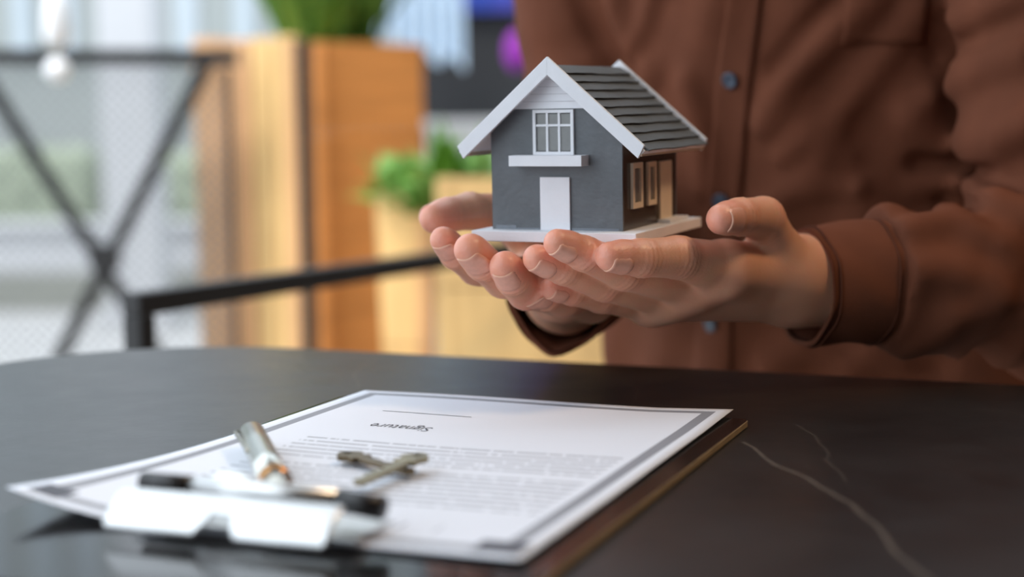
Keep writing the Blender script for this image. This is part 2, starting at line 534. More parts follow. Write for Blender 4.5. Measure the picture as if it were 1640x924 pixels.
FOLDS = [  # (outline in the picture, height, width)
    ([(1395, 0), (1330, 60), (1262, 130), (1222, 200)], .007, .011),
    ([(1340, 0), (1290, 50), (1240, 110)], -.005, .008),
    ([(1470, 20), (1400, 110), (1340, 190), (1300, 300)], .005, .012),
    ([(1100, 130), (1120, 200), (1128, 300)], .006, .010),
    ([(1060, 0), (1040, 60), (1010, 110)], -.006, .010),
    ([(985, 0), (1000, 60), (1045, 120)], .006, .012),
    ([(930, 0), (960, 60), (1000, 110)], -.007, .009),
    ([(1230, 330), (1290, 290), (1370, 300), (1420, 340)], .005, .011),
    ([(1255, 250), (1300, 215), (1360, 250)], .004, .010),
    ([(1462, 190), (1520, 232), (1600, 225), (1650, 200)], .008, .012),
    ([(1470, 262), (1530, 258), (1590, 285), (1650, 300)], -.010, .007),
    ([(1465, 295), (1530, 290), (1600, 320), (1655, 345)], .009, .010),
    ([(1475, 335), (1510, 318), (1560, 330)], -.009, .006),
    ([(1455, 365), (1530, 350), (1600, 390)], .007, .010),
    ([(1530, 30), (1580, 10), (1640, -20)], .006, .010),
    ([(1500, 90), (1570, 60), (1640, 30)], -.005, .008),
    ([(1490, 160), (1560, 120), (1640, 90)], .005, .012),
    ([(1450, 560), (1530, 510), (1600, 480)], .006, .012),
    ([(1500, 590), (1580, 560), (1640, 540)], -.006, .010),
    ([(1440, 440), (1500, 430), (1580, 450)], .005, .012),
    ([(1230, 580), (1290, 560), (1330, 566)], .007, .010),
    ([(1360, 585), (1400, 570), (1440, 580)], .006, .010),
]
FOLD3 = []
for pl, amp, wdt in FOLDS:
    pts = [march(*p) for p in pl]
    pts = [p for p in pts if p is not None]
    if len(pts) > 1: FOLD3.append((pts, amp * 1.7, wdt * 0.8))

def seg_d(P, a, b):
    return cone_d(P, a, b, 0.0, 0.0)

def shirt_fn(P):
    d = shirt_base(P)
    P = np.asarray(P, np.float32)
    for pts, amp, w in FOLD3:
        c = np.mean(pts, 0)
        rad = max(np.linalg.norm(p - c) for p in pts) + 3 * w
        mk = ((P - c.astype(np.float32)) ** 2).sum(-1) < rad * rad
        if not mk.any(): continue
        Q = P[mk]
        dd = np.min([seg_d(Q, pts[i], pts[i + 1]) for i in range(len(pts) - 1)], 0)
        d[mk] -= amp * np.exp(-(dd / w) ** 2)
    return d

def shirt_open(P):
    """with the sleeve ends cut square and hollow"""
    d = shirt_fn(P)
    for E_, Cf, W in ((ELB_L, CUFF_L, WR_L), (ELB_R, CUFF_R, WR_R)):
        a = (Cf - E_) / np.linalg.norm(Cf - E_)
        near = ((P - Cf.astype(np.float32)) ** 2).sum(-1) < 0.10 ** 2
        s = (P - Cf.astype(np.float32)) @ a.astype(np.float32)
        d = np.where(near, np.maximum(d, s), d)
        inner = cone_d(P, Cf - a * 0.015, Cf + a * 0.08, 0.026, 0.034)
        d = np.where(near, np.maximum(d, -inner), d)
    return d

# ------------------------------------------------------------------ person: skin
def skin_material():
    m, nt, b = newmat('skin')
    at_ = nt.nodes.new('ShaderNodeAttribute'); at_.attribute_name = 'flush'
    tc = nt.nodes.new('ShaderNodeTexCoord')
    nz = nt.nodes.new('ShaderNodeTexNoise'); nz.inputs['Scale'].default_value = 110; nz.inputs['Detail'].default_value = 6
    nt.links.new(tc.outputs['Object'], nz.inputs['Vector'])
    mp = nt.nodes.new('ShaderNodeMath'); mp.operation = 'MULTIPLY_ADD'
    mp.inputs[1].default_value = 0.9; mp.inputs[2].default_value = -0.42
    nt.links.new(nz.outputs['Fac'], mp.inputs[0])
    ad = nt.nodes.new('ShaderNodeMath'); ad.operation = 'ADD'; ad.use_clamp = True
    nt.links.new(mp.outputs[0], ad.inputs[0]); nt.links.new(at_.outputs['Fac'], ad.inputs[1])
    cr = nt.nodes.new('ShaderNodeValToRGB')
    cr.color_ramp.elements[0].color = (*lin((228, 168, 136)), 1)
    cr.color_ramp.elements[1].color = (*lin((232, 154, 130)), 1)
    nt.links.new(ad.outputs[0], cr.inputs['Fac'])
    nt.links.new(cr.outputs['Color'], b.inputs['Base Color'])
    b.inputs['Roughness'].default_value = 0.38
    b.inputs['Subsurface Weight'].default_value = 0.22
    b.inputs['Subsurface Radius'].default_value = (1.0, 0.35, 0.18)
    b.inputs['Subsurface Scale'].default_value = 0.004
    n2 = nt.nodes.new('ShaderNodeTexVoronoi'); n2.inputs['Scale'].default_value = 900
    n3 = nt.nodes.new('ShaderNodeTexNoise'); n3.inputs['Scale'].default_value = 420; n3.inputs['Detail'].default_value = 4
    nt.links.new(tc.outputs['Object'], n2.inputs['Vector']); nt.links.new(tc.outputs['Object'], n3.inputs['Vector'])
    mx = nt.nodes.new('ShaderNodeMath'); mx.operation = 'ADD'
    nt.links.new(n2.outputs['Distance'], mx.inputs[0]); nt.links.new(n3.outputs['Fac'], mx.inputs[1])
    bp = nt.nodes.new('ShaderNodeBump'); bp.inputs['Strength'].default_value = 0.22; bp.inputs['Distance'].default_value = 0.0003
    nt.links.new(mx.outputs[0], bp.inputs['Height']); nt.links.new(bp.outputs['Normal'], b.inputs['Normal'])
    return m
M_skin = skin_material()
M_nail = mat('fingernail', (230, 166, 142), 0.32, var=0.06, vscale=300)
M_nailtip = mat('fingernail_free_edge', (230, 180, 152), 0.4, var=0.04, vscale=300)
M_shirt = mat('brown_cotton_twill', (110, 64, 45), 0.85, var=0.10, vscale=25, bump=0.5, bscale=1500, spec=0.15)
M_shirt2 = mat('brown_cotton_seam', (95, 54, 38), 0.85, var=0.10, vscale=25, bump=0.5, bscale=1500, spec=0.15)

for H in (HL, HR):
    BF = np.minimum(BF, build_hand(H))
lo_, hi_ = np.array([-0.07, 0.74, 0.5]), np.array([0.5, 1.4, 1.25])
def inner_body(P):
    lx = (P[..., 0] - TC[0]) * LDIR[0] + (P[..., 1] - TC[1]) * LDIR[1]
    ly = (P[..., 0] - TC[0]) * FDIR[0] + (P[..., 1] - TC[1]) * FDIR[1]
    z = P[..., 2]
    ly = ly - (z - 0.95) * LEAN
    a = lerp_tab(z, TAB_A) * 0.86; b = lerp_tab(z, TAB_B) * 0.82
    d = (np.sqrt((lx / a) ** 2 + (ly / b) ** 2) - 1) * b
    return np.maximum(np.maximum(d, z - 1.185), 0.52 - z)
grid_eval(inner_body, bx_, by_, bz_, (-0.07, 1.0, 0.5), (0.5, 1.4, 1.25), BF, lambda u, v: smin(u, v, 0.02))
for S, E_, W in ((SHO_L, ELB_L, WR_L), (SHO_R, ELB_R, WR_R)):
    for a, b, ra, rb in ((S, E_, .047, .040), (E_, W * 0.75 + E_ * 0.25, .038, .0245), (W * 0.75 + E_ * 0.25, W, .0245, .0228)):
        grid_eval(lambda P: cone_d(P, a, b, ra, rb), bx_, by_, bz_, np.minimum(a, b) - 0.07, np.maximum(a, b) + 0.07, BF, lambda u, v: smin(u, v, 0.010))
V, Q = surface_nets(BF, bx_, by_, bz_)
V = laplace(V, Q, 2, 0.4)
me = np_mesh('person', V, Q)
flush = np.zeros(len(V))
for H in (HL, HR):
    for f in ('index', 'middle', 'ring', 'little', 'thumb'):
        js = [joint(j) for j in H[f]]
        ax, dn = dorsal(H, f)
        d = np.linalg.norm(V - js[3], axis=1)
        flush = np.maximum(flush, 0.95 * np.exp(-(d / 0.017) ** 2))
        for q in (1, 2):
            d = np.linalg.norm(V - js[q] - dn * 0.006, axis=1)
            flush = np.maximum(flush, 0.40 * np.exp(-(d / 0.010) ** 2))
    for f in ('index', 'middle'):
        d = np.linalg.norm(V - joint(H[f][0]), axis=1)
        flush = np.maximum(flush, 0.45 * np.exp(-(d / 0.014) ** 2))
ca = me.attributes.new('flush', 'FLOAT', 'POINT')
ca.data.foreach_set('value', flush.astype(np.float32))
person = link('person', me, M_skin)
tag(person, 'person in a brown button-up shirt holding the little house on cupped upturned palms', 'person')

def body_d(p):
    """rough distance lookup in the meshed body field"""
    i = min(max(np.searchsorted(bx_, p[0]) - 1, 0), len(bx_) - 2); j = min(max(np.searchsorted(by_, p[1]) - 1, 0), len(by_) - 2); k = min(max(np.searchsorted(bz_, p[2]) - 1, 0), len(bz_) - 2)
    fx = (p[0] - bx_[i]) / (bx_[i + 1] - bx_[i]); fy = (p[1] - by_[j]) / (by_[j + 1] - by_[j]); fz = (p[2] - bz_[k]) / (bz_[k + 1] - bz_[k])
    c = BF[i:i + 2, j:j + 2, k:k + 2]
    c = c[0] * (1 - fx) + c[1] * fx
    c = c[0] * (1 - fy) + c[1] * fy
    return float(c[0] * (1 - fz) + c[1] * fz)

def make_nail(H, f):
    js = [joint(j) for j in H[f]]
    r = H[f][3][3]
    ax, dn = dorsal(H, f)
    sd = np.cross(ax, dn)
    tip = js[3]
    Lx = r * (1.75 if f == 'thumb' else 1.6)
    nu, nv = 13, 11
    half = 0.95
    top, bot = [], []
    for i in range(nu):
        s = i / (nu - 1)                       # 0 at the cuticle, 1 at the free edge
        sx = tip - ax * (Lx * 0.78) + ax * (Lx * s * 1.02)
        wdt = half * (1 - 0.38 * (1 - min(s / 0.35, 1)) ** 2 - 0.22 * max(0, (s - 0.8) / 0.2) ** 2)
        for j in range(nv):
            a = (j / (nv - 1) * 2 - 1) * wdt
            dirv = dn * math.cos(a) + sd * math.sin(a)
            # start outside and walk in to the skin
            t = r * 2.0
            for _ in range(60):
                dd = body_d(sx + dirv * t)
                if dd < 0.0002 or t < r * 0.3: break
                t -= max(dd * 0.7, 0.0001)
            t = min(max(t, r * 0.6), r * 1.35)
            top.append((s, j, t, sx, dirv))
    T = np.array([q[2] for q in top]).reshape(nu, nv)
    for _ in range(3):                        # a nail is stiff: smooth it lengthwise and across
        Tp = np.pad(T, 1, mode='edge')
        T = (Tp[1:-1, 1:-1] * 2 + Tp[:-2, 1:-1] + Tp[2:, 1:-1] + Tp[1:-1, :-2] + Tp[1:-1, 2:]) / 6
    for i in range(int(nu * 0.86), nu):       # the free edge runs straight on instead of following the tip
        T[i] = T[int(nu * 0.86) - 1] * (1 - 0.03 * (i - nu * 0.86))
    verts = []
    for off in (0.00022, -0.0006):
        for i in range(nu):
            for j in range(nv):
                s, jj, t, sx, dirv = top[i * nv + j]
                e = -0.8 if j in (0, nv - 1) or i == 0 else (0.4 if j in (1, nv - 2) or i == 1 else 1)
                verts.append(sx + dirv * (T[i, j] + (off * e if off > 0 else off)))
    n = nu * nv
    faces, mi = [], []
    for i in range(nu - 1):
        for j in range(nv - 1):
            a = i * nv + j
            faces.append((a, a + 1, a + nv + 1, a + nv)); mi.append(0)
            faces.append((n + a, n + a + nv, n + a + nv + 1, n + a + 1)); mi.append(0)
    rim = [j for j in range(nv)] + [i * nv + nv - 1 for i in range(1, nu)] + [(nu - 1) * nv + j for j in range(nv - 2, -1, -1)] + [i * nv for i in range(nu - 2, 0, -1)]
    for q in range(len(rim)):
        a, b = rim[q], rim[(q + 1) % len(rim)]
        faces.append((a, n + a, n + b, b)); mi.append(1 if a >= (nu - 2) * nv and b >= (nu - 2) * nv else 0)
    o = mesh_obj('fingernail', verts, faces, M_nail, person, True)
    o.data.materials.append(M_nailtip)
    o.data.polygons.foreach_set('material_index', mi)
    return o
for H in (HL, HR):
    for f in ('index', 'middle', 'ring', 'little', 'thumb'):
        make_nail(H, f)

# ------------------------------------------------------------------ person: shirt
GS = 0.0033
sx_ = np.arange(-0.02, 0.47, GS); sy_ = np.arange(0.83, 1.33, GS); sz_ = np.arange(0.52, 1.21, GS)
SF = np.empty((len(sx_), len(sy_), len(sz_)), np.float32)
for k0 in range(0, len(sx_), 24):
    P = np.stack(np.meshgrid(sx_[k0:k0 + 24], sy_, sz_, indexing='ij'), -1).astype(np.float32)
    SF[k0:k0 + 24] = shirt_open(P)
V, Q = surface_nets(SF, sx_, sy_, sz_)
V = laplace(V, Q, 2, 0.4)
shirt = link('shirt', np_mesh('shirt', V, Q), M_shirt, person)
shirt['label'] = 'brown cotton button-up shirt'

def chest(px, py, off=0.0):
    p = march(px, py, shirt_fn, 0.9)
    e = 0.004
    g = np.array([float(shirt_fn((p + np.eye(3)[i] * e)[None])[0] - shirt_fn((p - np.eye(3)[i] * e)[None])[0]) for i in range(3)])
    g /= np.linalg.norm(g)
    return p + g * off, g

def patch(name, grid, mtl, parent, thick=0.0016, lift=0.0012):
    """a cloth panel laid on the shirt; grid is rows of picture points"""
    nu, nv = len(grid), len(grid[0])
    tp, bt = [], []
    for row in grid:
        for px, py in row:
            p, g = chest(px, py)
            tp.append(p + g * (lift + thick)); bt.append(p - g * 0.003)
    verts = tp + bt
    n = nu * nv
    faces = []
    for i in range(nu - 1):
        for j in range(nv - 1):
            a = i * nv + j
            faces += [(a, a + nv, a + nv + 1, a + 1), (n + a, n + a + 1, n + a + nv + 1, n + a + nv)]
    rim = [j for j in range(nv)] + [i * nv + nv - 1 for i in range(1, nu)] + [(nu - 1) * nv + j for j in range(nv - 2, -1, -1)] + [i * nv for i in range(nu - 2, 0, -1)]
    for q in range(len(rim)):
        a, b = rim[q], rim[(q + 1) % len(rim)]
        faces.append((a, b, n + b, n + a))
    o = mesh_obj(name, verts, faces, mtl, parent, False)
    bm = bmesh.new(); bm.from_mesh(o.data); bmesh.ops.recalc_face_normals(bm, faces=bm.faces); bm.to_mesh(o.data); bm.free()
    for f in o.data.polygons: f.use_smooth = len(f.vertices) == 4 and f.index < 2 * (nu - 1) * (nv - 1)
    return o

def plx(py): return float(np.interp(py, [-280, 0, 126, 318, 518, 640], [1226, 1192, 1176, 1158, 1145, 1140]))
patch('placket', [[(plx(y) + w, y) for w in (-28, -18, -6, 6, 18, 29)] for y in range(-280, 640, 16)], M_shirt, shirt, 0.0014, 0.0010)
patch('chest_pocket', [[(x + (y - 20) * -0.10, y) for x in range(1352, 1486, 12)] for y in range(-126, 84, 14)], M_shirt, shirt, 0.0012, 0.0008)

def button(px, py, off=0.0042):
    p, g = chest(px, py, off)
    bm = bmesh.new()
    prof = [(0.0, 0.0009), (0.0030, 0.0009), (0.0040, 0.0014), (0.0053, 0.0014), (0.0058, 0.0008), (0.0058, -0.0006), (0.0, -0.0006)]
    seg = 20
    rings = []
    for r, h in prof:
        if r == 0: rings.append([bm.verts.new((0, 0, h))])
        else: rings.append([bm.verts.new((r * math.cos(2 * math.pi * k / seg), r * math.sin(2 * math.pi * k / seg), h)) for k in range(seg)])
    for a, b in zip(rings[:-1], rings[1:]):
        for k in range(seg):
            k2 = (k + 1) % seg
            if len(a) == 1: bm.faces.new((a[0], b[k], b[k2]))
            elif len(b) == 1: bm.faces.new((a[k], b[0], a[k2]))
            else: bm.faces.new((a[k], b[k], b[k2], a[k2]))
    bmesh.ops.recalc_face_normals(bm, faces=bm.faces)
    bmesh.ops.transform(bm, matrix=Matrix.Translation(p) @ Vector(g).to_track_quat('Z', 'Y').to_matrix().to_4x4(), verts=bm.verts)
    return bm_obj('button', bm, M_button, shirt, True)
for px, py in ((1193, -68), (1174, 126), (1156, 320), (1144, 518)):
    button(px, py)

def cuff(E_, Cf, W, length, r0, r1, squash, slit=None, droop=0.0):
    a = (W - E_) / np.linalg.norm(W - E_)
    a2 = (Cf - E_) / np.linalg.norm(Cf - E_)
    up = np.array([0, 0, 1.0]); s = np.cross(a2, up); s /= np.linalg.norm(s); u = np.cross(s, a2)
    nseg, nl = 56, 9
    verts, faces = [], []
    for lay in (0, 1):
        for i in range(nl):
            t = i / (nl - 1)
            c = Cf - a2 * 0.004 + a2 * (length + 0.004) * t - up * droop * t
            for k in range(nseg):
                th = 2 * math.pi * k / nseg
                r = r0 + (r1 - r0) * t + 0.0009 * math.sin(3 * th + 1.0 + 4 * t) + 0.0007 * math.sin(7 * th + 9 * t)
                if i in (0, nl - 1): r -= 0.0006
                if lay == 1: r -= 0.0030
                p = c + (s * math.cos(th) * squash + u * math.sin(th)) * r
                if slit is not None:
                    dth = (th - slit + math.pi) % (2 * math.pi) - math.pi
                    p = p - up * 0.004 * t * math.exp(-(dth / 0.28) ** 2) + a2 * 0.010 * t * math.exp(-(dth / 0.35) ** 2)
                verts.append(p)
    N = nl * nseg
    for i in range(nl - 1):
        for k in range(nseg):
            k2 = (k + 1) % nseg
            A = (i * nseg + k, i * nseg + k2, (i + 1) * nseg + k2, (i + 1) * nseg + k)
            faces.append(A[::-1]); faces.append(tuple(N + q for q in A))
    for i in (0, nl - 1):
        for k in range(nseg):
            k2 = (k + 1) % nseg
            A = (i * nseg + k, i * nseg + k2, N + i * nseg + k2, N + i * nseg + k)
            faces.append(A if i else A[::-1])
    o = mesh_obj('cuff', verts, faces, M_shirt, shirt, True)
    # stitched seam around the end
    for t in (0.10, 0.92):
        c = Cf + a2 * length * t - up * droop * t
        pts = []
        for k in range(49):
            th = 2 * math.pi * k / 48
            r = r0 + (r1 - r0) * t + 0.0003 + 0.0009 * math.sin(3 * th + 1.0 + 4 * t) + 0.0007 * math.sin(7 * th + 9 * t)
            p = c + (s * math.cos(th) * squash + u * math.sin(th)) * r
            if slit is not None:
                dth = (th - slit + math.pi) % (2 * math.pi) - math.pi
                p = p - up * 0.004 * t * math.exp(-(dth / 0.28) ** 2) + a2 * 0.010 * t * math.exp(-(dth / 0.35) ** 2)
            pts.append(p)
        tube('stitching', pts, 0.0006, M_shirt2, o, 5)
    return o
cuff(ELB_L, CUFF_L, WR_L, 0.046, .0365, .0345, 1.0, None, 0.004)
cuff(ELB_R, CUFF_R, WR_R, 0.054, .0350, .0315, 1.10, -1.45, 0.0)

# ------------------------------------------------------------------ little model house
HOUSE = empty('model_house', (0.024, 0.81, 0.8408), None)
_c, _s = math.cos, math.sin
HOUSE.rotation_mode = 'XYZ'
HOUSE.rotation_euler = (0.0247, 0.0034, -0.4231)
tag(HOUSE, 'small grey model house with white trim and dark roof resting on two open hands', 'model house')
HW, HD = 0.0373, 0.0894           # half width, depth of the walls
EZ = 0.0480                       # height of the side walls
mm = 0.001
bp_ = box('base_plate', -0.0448, 0.0485, -0.0112, 0.101, -0.0056, 0.0, M_white, HOUSE, 0.0004)
bp_['label'] = 'white base plate'
SLOPE = (0.0906 - 0.0452) / 0.0520
def roofz(x): return 0.0848 - SLOPE * abs(x)
fw = prism('front_wall', [(-HW, 0), (HW, 0), (HW, roofz(HW) - 0.001), (0, roofz(0) - 0.001), (-HW, roofz(HW) - 0.001)], 'y', 0.0, 0.0018, M_grey, HOUSE)
fw['label'] = 'slate grey front wall with gable'
prism('rear_wall', [(-HW, 0), (HW, 0), (HW, roofz(HW) - 0.001), (0, roofz(0) - 0.001), (-HW, roofz(HW) - 0.001)], 'y', HD - 0.0018, HD, M_grey, HOUSE)
M_side = mat('shaded_gloss_card', (66, 56, 50), 0.25, var=0.12, vscale=60)  # shade and the shirt's brown reflection put into the side wall's colour
for sx in (-1, 1):
    x0, x1 = (HW - 0.0018, HW) if sx > 0 else (-HW, -HW + 0.0018)
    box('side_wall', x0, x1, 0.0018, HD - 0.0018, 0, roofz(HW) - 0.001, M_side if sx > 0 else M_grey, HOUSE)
# clapboards of the gable
gz0 = 0.0640
nb = 5
for i in range(nb):
    z0 = gz0 + i * (0.0832 - gz0) / nb
    z1 = gz0 + (i + 1) * (0.0832 - gz0) / nb
    xa, xb = (roofz(0) - 0.0006 - z0) / SLOPE, max((roofz(0) - 0.0006 - z1) / SLOPE, 0.0004)
    bm = bmesh.new()
    vs = []
    for (x, z, y) in ((-xa, z0, -0.0013), (xa, z0, -0.0013), (xb, z1 - 0.0001, -0.0007), (-xb, z1 - 0.0001, -0.0007), (-xa, z0, 0.0), (xa, z0, 0.0), (xb, z1 - 0.0001, 0.0), (-xb, z1 - 0.0001, 0.0)):
        vs.append(bm.verts.new((x, y, z)))
    for f in ((0, 1, 2, 3), (5, 4, 7, 6), (4, 5, 1, 0), (3, 2, 6, 7), (1, 5, 6, 2), (4, 0, 3, 7)):
        bm.faces.new([vs[q] for q in f])
    bm_obj('clapboard', bm, M_white, fw)
# roof slabs with lapped courses
OV = 0.0085                       # overhang in front and behind
TW = 0.0510
ang = math.atan(SLOPE)
for sx in (-1, 1):
    bm = bmesh.new()
    add_box(bm, 0, TW / math.cos(ang), -OV, HD + OV, 0.0, 0.0022)
    M = Matrix(((sx * math.cos(ang), 0, sx * math.sin(ang), 0), (0, 1, 0, 0), (-math.sin(ang), 0, math.cos(ang), roofz(0)), (0, 0, 0, 1)))
    bmesh.ops.transform(bm, matrix=M, verts=bm.verts)
    bmesh.ops.recalc_face_normals(bm, faces=bm.faces)
    rd = bm_obj('roof_slab', bm, M_white, HOUSE)
    L = TW / math.cos(ang)
    n = 10
    for i in range(n):
        a0, a1 = L * i / n - 0.0002, L * (i + 1) / n + 0.0011
        # a course of corrugated card: raised lower edge with fine teeth
        bm = bmesh.new()
        ny = 96
        rows = []
        for q in range(ny + 1):
            y = -OV + 0.0022 + (HD + 2 * OV - 0.0044) * q / ny
            wv = 0.00012 if q % 2 else -0.00012
            sag = 0.00018 * math.sin(q * 0.13 + i * 1.7) + 0.0001 * math.sin(q * 0.31 + i)
            lift = 0.00018 * math.sin(q * 0.09 + 2.1 * i)
            rows.append([bm.verts.new((a0, y, 0.0024)), bm.verts.new((a0 + (a1 - a0) * 0.55, y, 0.0032 + lift * 0.4)), bm.verts.new((a1 + sag + wv, y, 0.0038 + lift)),
                         bm.verts.new((a1 + sag + wv, y, 0.0030 + lift)), bm.verts.new((a0, y, 0.0020))])
        for A, B in zip(rows[:-1], rows[1:]):
            for k in range(5):
                k2 = (k + 1) % 5
                f = bm.faces.new((A[k], A[k2], B[k2], B[k]))
                f.material_index = 1 if k == 2 else 0
        bm.faces.new(rows[0][::-1]); bm.faces.new(rows[-1])
        bmesh.ops.recalc_face_normals(bm, faces=bm.faces)
        bmesh.ops.transform(bm, matrix=M, verts=bm.verts)
        if sx < 0: bmesh.ops.reverse_faces(bm, faces=bm.faces)
        o = bm_obj('roof_course', bm, M_roof, rd)
        o.data.materials.append(M_rooffold)
# white bargeboards, mitred at the ridge
def barge(y0, y1, sx):
    t = 0.0072                    # depth of the board square to the slope
    top = roofz(0) + 0.0046 / math.cos(ang)
    bot = top - t / math.cos(ang)
    xo = 0.0528
    xi = xo - t * math.sin(ang) * 0.72
    poly = [(0.0, top), (sx * xo, top - SLOPE * xo), (sx * xi, bot - SLOPE * xi), (0.0, bot)]
    return prism('bargeboard', poly, 'y', y0, y1, M_white, HOUSE, 0.00015)
for sx in (-1, 1):
    barge(-OV - 0.0016, -OV + 0.0004, sx)
    barge(HD + OV - 0.0004, HD + OV + 0.0016, sx)
    box('eave_board', min(sx * 0.0497, sx * 0.0509), max(sx * 0.0497, sx * 0.0509), -OV + 0.0004, HD + OV - 0.0004, roofz(0.0497) - 0.0022, roofz(0.0497) + 0.0012, M_cream, HOUSE)
# front window
def window(parent, cx, z0, z1, w, face, mull, tran, fr, name='window', mtl=M_white, y=0.0):
    """face 'y' : on the front wall; 'x' : on the right side wall. One frame with its bars and panes"""
    root_bm = bmesh.new()
    d0, d1 = 0.0, 0.0016
    def bx2(bm, a0, a1, b0, b1, t0, t1):
        if face == 'y': add_box(bm, a0, a1, -t1, -t0, b0, b1, 0.00012)
        else: add_box(bm, HW + t0, HW + t1, a0, a1, b0, b1, 0.00012)
    bx2(root_bm, cx - w / 2, cx - w / 2 + fr, z0, z1, d0, d1)
    bx2(root_bm, cx + w / 2 - fr, cx + w / 2, z0, z1, d0, d1)
    bx2(root_bm, cx - w / 2 + fr, cx + w / 2 - fr, z1 - fr, z1, d0, d1)
    bx2(root_bm, cx - w / 2 + fr, cx + w / 2 - fr, z0, z0 + fr, d0, d1)
    wn = bm_obj(name, root_bm, mtl, parent)
    xs = [cx - w / 2 + fr] + list(mull) + [cx + w / 2 - fr]
    zs = [z0 + fr] + list(tran) + [z1 - fr]
    for mx_ in mull:
        bm = bmesh.new(); bx2(bm, mx_ - 0.00065, mx_ + 0.00065, z0 + fr, z1 - fr, d0, 0.0012); bm_obj('glazing_bar', bm, mtl, wn)
    for tz in tran:
        bm = bmesh.new(); bx2(bm, cx - w / 2 + fr, cx + w / 2 - fr, tz - 0.0006, tz + 0.0006, d0, 0.0013); bm_obj('glazing_bar', bm, mtl, wn)
    for i in range(len(xs) - 1):
        for j in range(len(zs) - 1):
            bm = bmesh.new(); bx2(bm, xs[i] + 0.0004, xs[i + 1] - 0.0004, zs[j] + 0.0004, zs[j + 1] - 0.0004, 0.0002, 0.0005); bm_obj('pane', bm, M_glassgrey, wn)
    return wn
window(HOUSE, -0.0007, 0.0398, 0.0635, 0.0232, 'y', (-0.0042, 0.0026), (0.0553,), 0.0017)
bl = box('balcony', -0.0225, 0.0187, -0.0105, 0.0, 0.0342, 0.0398, M_white, HOUSE, 0.0002)
dr = box('door', -0.0087, 0.0082, -0.0014, 0.0, 0.0, 0.0281, M_white, HOUSE, 0.0002)
dr['label'] = 'plain white front door'
window(HOUSE, 0.0200, 0.0108, 0.0349, 0.0160, 'x', (), (), 0.0030, 'side_window', M_cream)
window(HOUSE, 0.0437, 0.0109, 0.0344, 0.0135, 'x', (), (), 0.0028, 'side_window', M_cream)
box('side_door', HW, HW + 0.0014, 0.0575, 0.0774, 0.0020, 0.0339, M_cream, HOUSE, 0.0002)
box('doorstep', HW + 0.0001, HW + 0.0075, 0.0555, 0.0885, 0.0, 0.0020, M_white, HOUSE, 0.0002)
M_glue = mat('dried_glue', (120, 126, 134), 0.25, var=0.1, vscale=200)
bm = bmesh.new()
for x0, x1, z1 in ((-0.0352, -0.0232, 0.0022), (-0.0232, -0.0090, 0.0010), (0.0085, 0.0352, 0.0013)):
    add_box(bm, x0, x1, -0.0002, 0.0, 0.0, z1, 0.00008)
bm_obj('glue_line', bm, M_glue, HOUSE)

